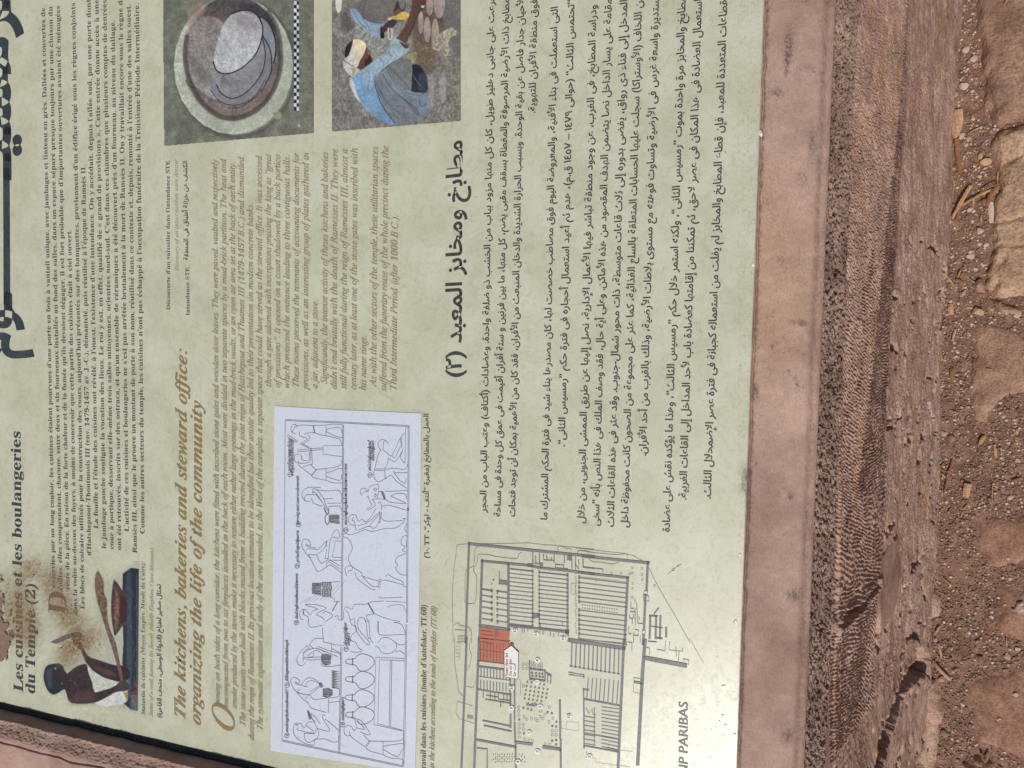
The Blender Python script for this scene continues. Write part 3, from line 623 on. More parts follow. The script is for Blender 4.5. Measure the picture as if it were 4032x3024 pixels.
W(MA, [(985, 1415), (1330, 1450), (1840, 1512)], 8); W(MA, [(1430, 1440), (1840, 1495)], 4); W(MA, [(1750, 1350), (1750, 1410)], 3); W(MA, [(1430, 1380), (1430, 1440)], 4); poly(mp, MA([(1790, 1460), (1848, 1470), (1845, 1570), (1790, 1530)]))
for a, b in ((1165, 1510), (1195, 1512), (1250, 1495), (1425, 1540), (1470, 1545), (1575, 1560), (1625, 1580), (1690, 1570)): W(MA, [(a, b - 50), (a, b)], 2.6)
for q in ([(1320, 350), (1322, 565)], [(1345, 510), (1420, 515)], [(1415, 350), (1418, 500)], [(1475, 380), (1478, 460), (1630, 470)], [(1520, 400), (1530, 470)], [(1650, 520), (1650, 575), (1830, 590)], [(1650, 525), (1770, 535), (1770, 580)], [(1780, 400), (1780, 500)], [(1885, 400), (1890, 600)], [(1940, 420), (1940, 600)], [(1985, 460), (1990, 600), (1935, 520)], [(2050, 450), (2050, 570), (2212, 585)], [(1360, 400), (1365, 500)], [(1630, 385), (1630, 500)], [(1590, 430), (1590, 450)]): W(MA, q, 3.4)
W(MB, [(205, 450), (205, 560), (495, 595), (495, 630)], 3.6)
for q in ([(900, 1080), (900, 1165), (940, 1165)], [(960, 1030), (960, 1075)], [(960, 1165), (965, 1410)], [(985, 1085), (1000, 1380), (1070, 1385)], [(880, 1255), (880, 1305), (940, 1310), (940, 1255)], [(920, 1320), (920, 1385)], [(870, 1435), (870, 1530), (905, 1535)], [(960, 1470), (1010, 1480), (1010, 1500)], [(940, 1520), (940, 1659)], [(1010, 1530), (1010, 1560), (950, 1550)], [(890, 1210), (960, 1215)], [(1020, 1290), (1020, 1330)]): W(MB, q, 3)
for x in (1182, 1268, 1330): W(MB, [(x, 1275), (x - 10, 1600)], 8)
W(MB, [(1170, 1268), (1285, 1275)], 6); W(MB, [(1240, 1240), (1300, 1160)], 5); W(MB, [(1412, 1445), (1412, 1575)], 8); W(MB, [(1150, 1640), (1270, 1650)], 4); W(MB, [(1270, 1590), (1355, 1600)], 6); W(MB, [(1180, 1420), (1360, 1445)], 3)
for q in ([(1095, 905), (1145, 910), (1140, 965), (1088, 960), (1095, 905)], [(1078, 965), (1085, 1050), (1165, 1060), (1160, 985), (1135, 980)], [(1065, 1480), (1112, 1485), (1108, 1540), (1062, 1535), (1065, 1480)], [(1035, 1560), (1035, 1659)]): W(MB, q, 2.4)
for x, y, t in [(905, 560, 1), (905, 640, 1), (1045, 570, 1), (1045, 660, 1), (1050, 735, 1), (605, 640, 1), (740, 640, 1), (870, 650, 1), (910, 790, 1), (905, 860, 1), (905, 990, 1), (1230, 820, 1)]: W(MB, [(x, y), (x + 32, y + 4), (x + 28, y + 28), (x + 4, y + 24)], 1.5)
W(MD, [(0, 0), (415, 62)], 15); W(MD, [(562, 132), (870, 190)], 17)
for i, x in enumerate((18, 50, 82, 113, 145, 177, 208, 238, 270, 302, 335, 368)):
    W(MD, [(x + 6, 22 + i * 3.5), (x, 195 + i * 5)], 5); W(MD, [(x - 9, 192 + i * 5), (x + 9, 196 + i * 5)], 6)
    if i > 3: W(MD, [(x, 268 + i * 3), (x - 12, 425 + i * 4.5)], 4.6)
W(MD, [(0, 240), (112, 258)], 4); W(MD, [(0, 258), (118, 272)], 3); W(MD, [(112, 255), (112, 280)], 4)
W(MD, [(118, 440), (375, 487)], 6); W(MD, [(110, 360), (114, 805)], 6); W(MD, [(112, 365), (148, 370)], 8)
for k in range(12): W(MD, [(245, 495 + k * 27), (372, 512 + k * 28)], 4)
for k in range(7): W(MD, [(118, 565 + k * 34), (196, 578 + k * 34)], 4.6)
W(MD, [(118, 690), (365, 735)], 6); W(MD, [(190, 500), (190, 770)], 4); W(MD, [(130, 505), (150, 545), (175, 510), (180, 550), (200, 555)], 3.4); W(MD, [(110, 785), (380, 835)], 5); W(MD, [(485, 280), (545, 290), (540, 400), (480, 388), (485, 280)], 2); W(MD, [(490, 312), (545, 322)], 9)
for q in ([(750, 10), (745, 75), (850, 85), (845, 65)], [(795, 50), (800, 120)], [(820, 80), (815, 160)], [(850, 140), (893, 150), (890, 185)], [(440, 15), (470, 20), (468, 80)], [(430, 10), (430, 45)], [(560, 50), (600, 60), (600, 110)], [(720, 10), (715, 80), (660, 70)]): W(MD, q, 2.4)
poly(mp, MC([(748, 782), (888, 802), (888, 826), (748, 806)]))
for q, w_ in (([(511, 400), (511, 480)], 6), ([(511, 555), (511, 650)], 7), ([(541, 280), (541, 598)], 6), ([(541, 615), (546, 752)], 7), ([(546, 758), (670, 776)], 11), ([(878, 448), (880, 730)], 7.5), ([(884, 742), (884, 960)], 7.5), ([(548, 780), (550, 960)], 7),
              ([(262, 742), (552, 796)], 8.5), ([(262, 803), (337, 810), (337, 960)], 4.2), ([(305, 598), (508, 640)], 5), ([(315, 635), (518, 680)], 5), ([(652, 155), (655, 290)], 5), ([(655, 290), (765, 303)], 7), ([(768, 230), (766, 303)], 5), ([(655, 214), (768, 228)], 6), ([(768, 238), (812, 262), (808, 318)], 5), ([(788, 250), (785, 315)], 4), ([(790, 262), (812, 266)], 3),
              ([(278, 196), (510, 224)], 6.5), ([(272, 366), (512, 406)], 6.5), ([(630, 480), (690, 490), (692, 470)], 7), ([(308, 382), (308, 430)], 3), ([(325, 440), (510, 470)], 4), ([(360, 385), (360, 450)], 3), ([(395, 390), (395, 455)], 3), ([(420, 395), (420, 440), (505, 450)], 3), ([(460, 400), (460, 470)], 3), ([(437, 455), (437, 495)], 4), ([(485, 400), (485, 470)], 3), ([(330, 410), (420, 425)], 3)): W(MC, q, w_)
for i in range(10):
    x = 292 + i * 23.5; W(MC, [(x, 203 + i * 2), (x, 270 + i * 3)], 4.2); W(MC, [(x - 2, 296 + i * 3), (x - 2, 364 + i * 2)], 4.2); W(MC, [(x - 8, 270 + i * 3), (x + 8, 272 + i * 3)], 4.5)
for i in range(6):
    for j in range(6):
        if (i, j) not in ((5, 0), (5, 5), (5, 4), (0, 5)): disc(mp, *MC([(636 + i * 31 - j * 5, 312 + j * 31 + i * 5)])[0], 4, 8)
for x, y in [(672, 245), (675, 268), (700, 248), (702, 270), (725, 250), (727, 274), (748, 252), (750, 276), (820, 750), (850, 745), (822, 640), (852, 610), (850, 646), (818, 545), (786, 538), (610, 695), (575, 592), (608, 505), (640, 512), (665, 520), (850, 778)]: disc(mp, *MC([(x, y)])[0], 4.6, 9)
for x, y in [(576, 724), (576, 690), (576, 657), (574, 625), (572, 560), (572, 530), (572, 500), (608, 662), (608, 630), (608, 342), (822, 705), (822, 674), (850, 708), (850, 676), (800, 500), (735, 530), (672, 172), (692, 175), (742, 180), (742, 205), (722, 205), (722, 180), (692, 200), (672, 200), (605, 180), (604, 212), (632, 180), (634, 212)]: ring(mp, *MC([(x, y)])[0], 5.2, 1.2, 9)
for x in (384, 400, 416, 432, 448, 466, 486, 505, 525, 575, 600):
    for y in (848, 866, 884, 902): disc(mp, *MC([(x + 8 * (y % 4), y + (x % 7))])[0], 2.2, 6)
for x, y in ((605, 560), (625, 580), (660, 575), (690, 580), (705, 590), (725, 560), (745, 575), (760, 545), (790, 600), (820, 575), (610, 730), (640, 738), (668, 742), (765, 765), (795, 770)): W(MC, [(x, y), (x + 16, y + 3), (x + 13, y + 20), (x - 2, y + 16), (x, y)], 1.4)
M_map = mp.build('map_walls', I_wall, loc, h=LAY + .0002)
th = Ink(); Wt = lambda z, pts, w=1.5, **k: stroke(th, z(pts), w, **k)
Wt(MA, [(395, 228), (220, 240), (175, 615), (150, 950), (165, 1659)]); Wt(MC, [(95, -10), (95, 170), (125, 380), (155, 415)]); Wt(MA, [(395, 229), (1000, 220), (1250, 213), (1500, 240), (1900, 275), (2212, 305)]); Wt(MB, [(100, 288), (830, 370), (950, 405), (1075, 480)])
Wt(MB, [(1165, 575), (1250, 760), (1400, 1030), (1560, 1300), (1760, 1659)]); Wt(MD, [(900, -10), (1000, 170)], 1)
Wt(MA, [(540, 262), (485, 300), (475, 420), (460, 540), (400, 580), (345, 640), (335, 1000), (350, 1085), (450, 1090), (492, 1050), (505, 720), (470, 640), (460, 580), (510, 500), (520, 400), (570, 378), (700, 390), (800, 412), (1080, 440), (1110, 380), (1160, 350)], 1.8, sm=True)
Wt(MA, [(1700, 350), (1680, 270), (1740, 262), (1800, 290), (1870, 300), (1868, 360)], 1.6, sm=True); Wt(MA, [(1970, 380), (1975, 335), (2060, 325), (2212, 355)], 1.6, sm=True); Wt(MB, [(125, 370), (150, 325), (300, 350), (480, 365), (680, 385), (820, 375), (850, 400), (845, 455)], 1.6, sm=True); Wt(MB, [(295, 440), (330, 480), (500, 500), (640, 520), (730, 485)], 1.6, sm=True)
Wt(MA, [(175, 1410), (235, 1370), (270, 1410), (390, 1440), (430, 1520), (430, 1659)], 1.8, sm=True); Wt(MC, [(215, -10), (205, 60), (220, 120), (205, 190), (170, 250)], 1.6, sm=True); Wt(MC, [(252, 300), (235, 350), (180, 345)], 1.6, sm=True)
for x in (230, 260, 290, 320):
    for y in (1560, 1600, 1640): Wt(MA, [(x, y), (x + 24, y + 3), (x + 20, y + 26), (x, y)], 1.3)
Wt(MA, [(190, 1470), (330, 1485)], 2); Wt(MC, [(115, 455), (105, 540), (130, 585), (240, 620)], 1.3); Wt(MC, [(115, 455), (230, 490)], 1.3)
for k in range(8): Wt(MC, [(188 + k * 6, 555 + k), (190 + k * 6, 582 + k)], 1.6)
for k in range(5): Wt(MC, [(107, 20 + k * 26), (135, 22 + k * 26), (133, 38 + k * 26)], 1.3)
for r in range(14):
    for z, x0, x1, y in ((MA, 1010, 1300, 620 + 61 * r), (MA, 1440, 1800, 668 + 61 * r), (MB, 180, 800, 755 + 66 * r)):
        for q in range(2): x = x0 + (x1 - x0) * RNG.random(); Wt(z, [(x, y + 4), (x + 2, y + 28)], 1)
Wt(MA, [(1880, 800), (1940, 800), (1935, 960), (1875, 955), (1880, 800)], 1.6); Wt(MC, [(892, 600), (890, 660), (925, 662), (925, 605), (1020, 615), (1018, 675), (925, 665)], 1.2); Wt(MC, [(588, 300), (583, 410)], 1.2)
for y in range(660, 1560, 36): ring(th, *MA([(1940 + (y % 5) * 3, y)])[0], 2.4, 1, 6)
Wt(MD, [(120, 870), (200, 880), (200, 910), (460, 945)], 1.2); Wt(MD, [(130, 830), (140, 870)], 1.2); Wt(MD, [(385, 820), (470, 830)], 1)
ring(th, *MB([(1515, 600)])[0], 5, 1.6); disc(th, *MB([(1515, 600)])[0], 1.6); Wt(MB, [(1435, 665), (1500, 615)], 1.5); Wt(MB, [(1535, 580), (1630, 520)], 1.5); Wt(MB, [(1580, 535), (1600, 560)], 1.5)
tag(th.build('map_fine_lines', I_thin, loc, h=LAY + .0001), kind='stuff')
rd = Ink(); poly(rd, Z6([(905, 745), (1000, 758), (1090, 770), (1085, 984), (1000, 978), (897, 966), (900, 850)])); rd.build('map_red_quarter', I_red, loc, h=LAY + .0003)
rl = Ink()
for i in range(4): stroke(rl, MA([(568, 1480 + i * 55), (750, 1505 + i * 55)]), 3)
for i in range(8): stroke(rl, MC([(290 + i * 24, 10 + i * 2), (290 + i * 24, 62 + i * 2)]), 2.6); stroke(rl, MC([(290 + i * 24, 78 + i * 2), (288 + i * 24, 148 + i * 2)]), 2.6)
stroke(rl, MC([(275, 68), (470, 90)]), 1.6); stroke(rl, MA([(560, 1590), (985, 1640)]), 4); stroke(rl, MC([(275, 152), (465, 175)]), 4)
for i in range(16): disc(rl, *MA([(775 + (i % 3) * 24, 1475 + (i // 3) * 22)])[0], 2, 6)
rl.build('map_quarter_walls', ink('dark_red_print', (105, 58, 50), .15), loc, h=LAY + .0005)
r_ = 10.5
for s_, (x, y) in [("12", MA([(1062, 1483)])[0]), ("13", MA([(1368, 1530)])[0]), ("14", MA([(1760, 1595)])[0]), ("8", MC([(712, 150)])[0]), ("7", MC([(710, 312)])[0]), ("6", MC([(733, 495)])[0]), ("5", MC([(650, 688)])[0]), ("3", MC([(712, 828)])[0]), ("4", MC([(568, 905)])[0]), ("10", MC([(521, 352)])[0]), ("9", MC([(519, 505)])[0]), ("15", MC([(945, 565)])[0]), ("2", MC([(1100, 865)])[0])]:
    nd = Ink(); nn_ = Ink(); disc(nd, x, y, r_, 18); L2 = 4.5 * len(s_); line(nn_, s_, fp(x + 4.5, y + L2), fp(x + 4.5, y - L2), em(x, y, 9.5, CAPR), 'b')
    nd.build('map_number_disc', I_white, loc, h=LAY + .0006); nn_.build('map_number', I_dark, loc, h=LAY + .0008)
mk = Ink(); P5 = MC([(465, 75), (520, 38), (573, 88), (567, 288), (468, 272)]); poly(mk, P5); mk.build('map_pointer', I_white, loc, h=LAY + .0007)
mk = Ink(); stroke(mk, P5, 2.2, closed=True); mk2 = Ink(); disc(mk2, *MC([(519, 36)])[0], 9, 20)
line(mk, "Vous êtes ici", fp(*MC([(494, 268)])[0]), fp(*MC([(494, 95)])[0]), em(2000, 2600, 11.5, CAPR), 'b'); line(mk, "You are here", fp(*MC([(521, 268)])[0]), fp(*MC([(521, 140)])[0]), em(2000, 2600, 10.5, CAPR), 'i')
line(mk, "أنت هنا", fp(*MC([(552, 270)])[0]), fp(*MC([(552, 172)])[0]), em(2000, 2600, 12, ALR), 'a'); mk.build('map_pointer_lettering', I_crim, loc, h=LAY + .0009); mk2.build('map_red_dot', I_crim, loc, h=LAY + .0006)

# ------------------------------------------------------------------ the pasted paper with line drawings
PH = .0007
PA = M2(3.687, 1060, 1560); PB = M2(3.687, 1060, 2000); PC = M2(3.253, 1060, 2440); PD = M2(3.253, 1060, 2700)
def paper_mat():
    m, nt, b = new_mat('white_paper', .5, .4); co = objco(nt); n = noise(nt, co, 90, 5, .7, 1.5); f = noise(nt, co, 800, 2)
    c = ramp(nt, n, [(.3, lc((200, 206, 222))), (.55, lc((196, 203, 217))), (.66, lc((190, 196, 208))), (.8, lc((170, 174, 184)))])
    nt.links.new(mixc(nt, c, ramp(nt, f, [(.3, (.95,) * 3), (.7, (1.05,) * 3)]), 1, 'MULTIPLY'), b.inputs['Base Color']); bump(nt, b, n, .0005, .4); return m
cr = np.array([PA([(85, 145)])[0], PA([(1100, 205)])[0], PA([(2205, 250)])[0], (1656, 2014), (1650, 2400), (1641, 2800), (1634, 3040), (1068, 2954), (1076, 2400), (1080, 2000)])
pp = Ink(); poly(pp, cr); paper = pp.build('pasted_paper', paper_mat(), h=PH)
wht = Ink(); stroke(wht, cr, 2, closed=True); wht.build('paper_edge', I_white, paper, h=PH - .0001)
I_line = ink('thin_black_line', (78, 82, 90), .3)
dr = Ink(); LW = 1.8
D = lambda z, pts, w=LW, sm=True, **k: stroke(dr, z(pts), w, sm=sm, **k)
Ds = lambda z, pts, w=LW, **k: stroke(dr, z(pts), w, **k)
# frame and register lines
for o in (0, 17): Ds(PA, [(240 - (o > 0) * 5, 338 + o), (1075, 375 + o * .9), (2030, 425 + o)])
Ds(PA, [(237, 350), (230, 1659)]); Ds(PB, [(230, 0), (212, 1659)]); Ds(PC, [(188, -10), (170, 1535)])
for o in (0, 14): Ds(PA, [(1072 + o, 425), (1068 + o, 1100), (1064 + o, 1659)]); Ds(PB, [(1064 + o, 0), (1058 + o, 700), (1050 + o, 1630)]); Ds(PC, [(920 + o * 1.2, 350), (912 + o, 900), (895 + o, 1659)]); Ds(PD, [(905 + o, 400), (895 + o, 850)])
for o in (0, 16): Ds(PA, [(2022 + o, 432), (2016 + o, 1659)]); Ds(PB, [(2008 + o, 0), (2000 + o, 900), (1998 + o, 1659)]); Ds(PC, [(1752 + o, 60), (1742 + o, 700), (1722 + o, 1659)]); Ds(PD, [(1728 + o, 700), (1712 + o, 1035)])
for o in (0, 15): Ds(PD, [(168 - o * .2, 690 + o), (900, 850 + o), (1712, 1020 + o)])
def hatch(z, pts, sp=2.6, w=1.7):
    P = z(pts); xs = [p[0] for p in P]; ys = [p[1] for p in P]; y = min(ys)
    while y < max(ys):
        x = np.linspace(min(xs), max(xs), 60); k = inside(x, np.full(60, y), P)
        if k.any(): a, b_ = x[k].min(), x[k].max(); stroke(dr, [(a + RNG.random() * 2, y), ((a + b_) / 2, y + RNG.normal() * .5), (b_ - RNG.random() * 4, y + RNG.normal() * .6)], w)
        y += sp
def man(z, head, hair, body):
    D(z, head); D(z, hair)
    for b_ in body: D(z, b_)
# right-hand figures (upper register)
man(PA, [(415, 435), (380, 408), (335, 425), (320, 480), (335, 520), (390, 550)], [(410, 440), (375, 445), (370, 470), (350, 490), (345, 520)],
    [[(415, 435), (480, 418), (640, 425), (830, 418), (930, 405), (1060, 415), (1078, 425)], [(440, 510), (460, 580), (560, 615), (510, 655), (450, 700)], [(510, 555), (560, 535), (660, 530), (730, 555), (830, 575)], [(570, 560), (600, 610), (560, 650), (485, 700)],
     [(830, 435), (830, 575)], [(830, 485), (900, 465), (1030, 455), (1060, 530)], [(830, 510), (900, 550), (1000, 590), (1070, 600)], [(830, 575), (950, 600), (1030, 630), (1060, 700)], [(640, 430), (660, 530)], [(650, 428), (670, 530)],
     [(275, 580), (290, 565), (420, 660)], [(275, 590), (300, 605), (400, 670)], [(490, 690), (590, 740)], [(480, 705), (580, 752)]])
Ds(PA, [(1065, 715), (788, 720), (788, 840), (1065, 878)]); Ds(PA, [(780, 750), (440, 778), (418, 795), (440, 808), (600, 790), (780, 772)])
man(PA, [(440, 840), (385, 850), (370, 900), (385, 950), (420, 965), (435, 940)], [(455, 840), (475, 870), (485, 920), (580, 930), (590, 800)],
    [[(435, 960), (440, 1010), (490, 1045), (615, 1145)], [(440, 975), (600, 945), (600, 750)], [(620, 750), (630, 970), (610, 990), (500, 1020)], [(610, 990), (640, 1030), (685, 1065)], [(615, 1145), (685, 1065)], [(625, 1155), (695, 1070)],
     [(685, 1065), (830, 1050)], [(615, 1150), (660, 1185), (830, 1220)], [(830, 1050), (830, 1220)], [(830, 1050), (1000, 1020), (1050, 980), (1060, 930)], [(830, 1110), (900, 1095), (1000, 1055), (1060, 1050)], [(830, 1160), (920, 1195), (1040, 1220), (1055, 1140)], [(830, 1220), (930, 1255), (1060, 1258)]])
# kneeling figure, lower register
man(PA, [(1630, 785), (1590, 730), (1595, 660), (1640, 630), (1690, 640), (1730, 685)], [(1700, 645), (1670, 660), (1665, 710), (1660, 780), (1720, 820)],
    [[(1625, 780), (1590, 840), (1550, 1000), (1525, 1100), (1530, 1180), (1570, 1235), (1620, 1235), (1710, 1180)], [(1720, 820), (1785, 860), (1900, 620), (1925, 600)], [(1785, 860), (1830, 890), (1900, 740)], [(1735, 900), (1830, 945), (1920, 830), (1945, 760)], [(1735, 900), (1720, 980), (1680, 1055)],
     [(1540, 1055), (1680, 1055)], [(1540, 1075), (1680, 1078)], [(1680, 1078), (1690, 1195)], [(1685, 1065), (1800, 1045), (1970, 1060), (2015, 990)], [(1800, 1090), (1860, 1110), (2010, 1108)], [(1700, 1195), (1770, 1150), (1860, 1240), (2000, 1335)], [(1820, 1110), (1900, 1220), (1970, 1260), (2000, 1200)]])
Ds(PA, [(2025, 460), (1985, 462), (1975, 960)]); D(PA, [(1985, 540), (1940, 560), (1925, 600)]); hatch(PA, [(1905, 610), (1930, 605), (1940, 740), (1915, 740)]); D(PA, [(1980, 970), (1930, 930), (1915, 870), (1940, 800)])
# standing figure, lower register
man(PA, [(1440, 1385), (1400, 1340), (1350, 1340), (1325, 1390), (1345, 1440)], [(1440, 1385), (1380, 1390), (1350, 1435)],
    [[(1440, 1390), (1460, 1320), (1520, 1290), (1590, 1285), (1590, 1390), (1570, 1490)], [(1410, 1480), (1440, 1450), (1460, 1520), (1495, 1580), (1410, 1650)], [(1500, 1500), (1545, 1580), (1440, 1655)], [(1500, 1500), (1570, 1490), (1685, 1495)], [(1590, 1390), (1660, 1385), (1690, 1490)], [(1520, 1350), (1560, 1330), (1560, 1370), (1515, 1355)],
     [(1540, 1410), (1560, 1440), (1540, 1470), (1540, 1410)], [(1690, 1385), (1860, 1375), (2010, 1370)], [(1690, 1495), (1780, 1540), (1990, 1560)], [(1770, 1450), (1860, 1410), (1980, 1420), (2000, 1490)], [(1770, 1450), (1900, 1510), (1990, 1545)], [(1650, 1600), (1750, 1585), (2000, 1655)], [(1590, 1560), (1600, 1535), (1630, 1560), (1635, 1659)]])
Ds(PA, [(1640, 1385), (1680, 1495)], 6)
man(PA, [(750, 1325), (600, 1320), (520, 1350), (480, 1420), (500, 1490), (530, 1510)], [(690, 1430), (560, 1430), (530, 1450), (515, 1510), (590, 1530)],
    [[(640, 1350), (640, 1410), (680, 1400), (850, 1659)], [(640, 1345), (700, 1360), (790, 1480), (840, 1620)], [(690, 1430), (750, 1510)], [(620, 1480), (650, 1550), (780, 1600)], [(700, 1360), (860, 1375), (1000, 1365), (1045, 1400), (1060, 1480), (1050, 1530)], [(800, 1490), (930, 1485)], [(850, 1555), (1060, 1550)], [(860, 1600), (1020, 1595), (1055, 1655)]])
# middle part
hatch(PB, [(868, 92), (1035, 98), (1035, 238), (868, 212)]); D(PB, [(850, 90), (820, 120), (820, 200), (850, 240), (870, 215)], 3.5); D(PB, [(800, 0), (840, 80), (870, 70), (860, 0)], 4)
man(PB, [(1260, 250), (1190, 240), (1155, 180), (1180, 110), (1220, 95), (1270, 110)], [(1230, 130), (1210, 180), (1240, 190), (1265, 320)],
    [[(1270, 110), (1300, 190), (1350, 165), (1430, 190), (1560, 0)], [(1290, 260), (1450, 200), (1610, 50)], [(1300, 320), (1450, 265), (1530, 295), (1600, 190), (1610, 60)], [(1450, 265), (1620, 70)], [(1075, 390), (1110, 370), (1190, 385), (1280, 360), (1400, 315), (1500, 340), (1700, 295), (1830, 290), (1960, 200), (1950, 150), (1990, 160)],
     [(1640, 150), (1700, 190), (1940, 180)], [(1630, 60), (1630, 150)], [(1590, 190), (1615, 210), (1630, 60)], [(1075, 420), (1130, 430), (1190, 500), (1210, 600), (1165, 690), (1160, 760), (1210, 850), (1350, 940), (1350, 980), (1430, 1010), (1560, 1050), (1630, 1030)]])
man(PB, [(550, 450), (500, 460), (478, 520), (500, 600), (600, 730)], [(550, 450), (590, 480), (605, 550), (540, 530), (560, 560), (685, 580)],
    [[(580, 680), (610, 740), (690, 900), (740, 915), (840, 855), (900, 830), (1050, 940)], [(540, 610), (580, 590), (680, 600), (715, 600), (830, 480)], [(580, 670), (710, 670), (840, 540)], [(690, 680), (720, 740), (770, 805), (870, 755), (1030, 840)], [(840, 800), (880, 785), (1030, 885)], [(840, 800), (840, 860)], [(880, 755), (1050, 760)],
     [(815, 740), (840, 600)], [(860, 740), (900, 440), (1000, 440), (1030, 400), (1000, 320), (960, 330), (915, 400)], [(820, 740), (860, 730)]])
Ds(PB, [(1050, 485), (968, 475), (920, 712), (1050, 720)]); hatch(PB, [(830, 480), (855, 470), (840, 560), (820, 570)])
hatch(PB, [(625, 1085), (770, 1078), (768, 1270), (620, 1240)])
for k in range(6): Ds(PB, [(775 + k * 24, 1080), (790 + k * 24, 1175), (778 + k * 24, 1190), (785 + k * 22, 1285)], 4.2)
Ds(PB, [(770, 1078), (905, 1075), (1030, 1068)]); Ds(PB, [(905, 1075), (900, 1295), (950, 1310), (945, 1350), (1030, 1362)])
for k in range(7): Ds(PB, [(460 + k * 70, 1380 - k * 10), (600 + k * 85, 1290 - k * 40)], .9)
man(PB, [(540, 1475), (480, 1475), (450, 1530), (460, 1600), (500, 1620)], [(545, 1480), (600, 1550), (640, 1490), (715, 1465), (600, 1430), (530, 1400)],
    [[(530, 1395), (640, 1400), (720, 1410), (830, 1455), (690, 1535), (760, 1580), (810, 1620)], [(790, 1530), (820, 1500), (930, 1560), (820, 1650)], [(960, 1580), (1000, 1560), (1010, 1620), (1080, 1610), (1085, 1500)], [(1090, 1480), (1120, 1430), (1210, 1470), (1240, 1400), (1400, 1395), (1500, 1360), (1670, 1350)], [(500, 1480), (500, 1540), (570, 1580), (575, 1650)]])
Ds(PB, [(995, 1362), (925, 1490)], 4); hatch(PB, [(500, 1470), (520, 1475), (515, 1550), (500, 1540)])
man(PB, [(1215, 850), (1150, 840), (1105, 890), (1130, 985)], [(1215, 855), (1205, 900), (1160, 910), (1150, 940)],
    [[(1255, 940), (1290, 1030), (1470, 1165), (1550, 1188)], [(1350, 980), (1490, 1125), (1590, 1140)], [(1590, 1165), (1590, 1070), (1612, 1070), (1612, 1165)], [(1620, 1070), (1680, 1045), (1940, 1110)], [(1600, 1280), (1640, 1305), (1940, 1292)], [(1690, 1000), (1730, 965), (1800, 1010), (1940, 1070), (1950, 1130), (2000, 1150)]])
for g in ([(2000, 230), (1970, 300), (2000, 345)], [(2005, 400), (1940, 420), (1920, 520), (1990, 555), (2000, 470)], [(1980, 570), (1935, 610), (1990, 640)], [(1985, 660), (1870, 710), (1835, 770), (1870, 830), (1840, 860), (1870, 930), (1940, 970), (2005, 975)]): D(PB, g)
Ds(PB, [(1440, 1380), (1525, 1530)], 5); D(PB, [(1410, 1560), (1440, 1659)]); D(PB, [(1720, 1440), (1800, 1410), (1940, 1412), (1985, 1500)], 1.6); D(PB, [(1535, 1535), (1700, 1600), (1900, 1650)], 1.6); D(PB, [(1410, 1555), (1530, 1535)], 1.6); D(PB, [(1290, 1650), (1320, 1590), (1380, 1600), (1405, 1650)], 2)
D(PB, [(1120, 1480), (1160, 1540), (1180, 1620), (1240, 1600)]); D(PB, [(1700, 1350), (1990, 1368)], 1.6)
# jars and table
for x, y, k in ((985, 535, 0), (985, 760, 1), (980, 995, 2), (985, 1215, 3)):
    D(PC, [(x + 90, y + 40), (x + 20, y + 25), (x - 5, y), (x + 20, y - 28), (x + 90, y - 35)], 2.4); Ds(PC, [(x + 88, y - 42), (x + 88, y + 42)], 4)
    D(PC, [(x + 90, y + 35), (x + 130, y + 50), (x + 165, y + 105), (x + 220, y + 122), (x + 290, y + 100), (x + 350, y + 50), (x + 365, y), (x + 345, y - 50), (x + 270, y - 90), (x + 200, y - 100), (x + 140, y - 70), (x + 120, y - 40), (x + 90, y - 35)], 2.4)
Ds(PC, [(1745, 495), (1370, 478), (1345, 1340), (1725, 1425)]); Ds(PC, [(1740, 525), (1415, 510), (1395, 1330), (1700, 1410)], 2); Ds(PC, [(1555, 515), (1540, 1360)], 2); Ds(PC, [(1575, 515), (1560, 1365)], 2)
D(PC, [(1100, 0), (1120, 140), (1250, 310), (1290, 290), (1150, 120), (1140, 0)]); D(PC, [(1240, 0), (1270, 220), (1290, 240)]); D(PC, [(1280, 0), (1300, 240), (1335, 290)])
D(PC, [(1405, 15), (1405, 150), (1450, 195), (1745, 185)]); Ds(PC, [(1395, 15), (1395, 150)]); D(PC, [(1600, 30), (1700, 60), (1750, 180)]); D(PC, [(1400, 290), (1450, 230), (1540, 235), (1630, 310), (1620, 380), (1540, 432), (1450, 420), (1400, 350), (1360, 345)]); D(PC, [(1620, 290), (1680, 320), (1745, 310)]); D(PC, [(1620, 405), (1680, 400), (1745, 440)])
D(PC, [(1040, 0), (1060, 60), (1110, 80), (1120, 140), (1060, 200), (1050, 260), (1110, 290), (1150, 360), (1195, 390), (1140, 415), (1040, 405)])
# left figures, upper register
man(PC, [(490, 325), (400, 420), (360, 500), (380, 570), (430, 585), (470, 545)], [(490, 328), (520, 370), (480, 380), (440, 430), (450, 480), (440, 530)],
    [[(440, 430), (520, 380), (610, 365), (720, 410)], [(500, 460), (600, 390), (680, 430)], [(430, 490), (560, 470), (575, 420)], [(480, 510), (560, 515), (670, 500)], [(450, 490), (560, 480), (670, 475)], [(520, 320), (580, 245), (690, 240), (700, 280), (780, 300), (850, 320), (960, 325)], [(630, 340), (800, 405), (900, 430), (925, 500)], [(610, 360), (880, 470)], [(520, 320), (570, 370)],
     [(670, 560), (700, 590), (800, 595), (920, 580)], [(690, 100), (690, 180), (700, 250)], [(505, 0), (510, 60), (550, 95), (680, 70)], [(805, 320), (805, 400)], [(805, 370), (920, 425)]])
hatch(PC, [(670, 440), (720, 430), (810, 450), (800, 560), (740, 590), (690, 570), (665, 520)])
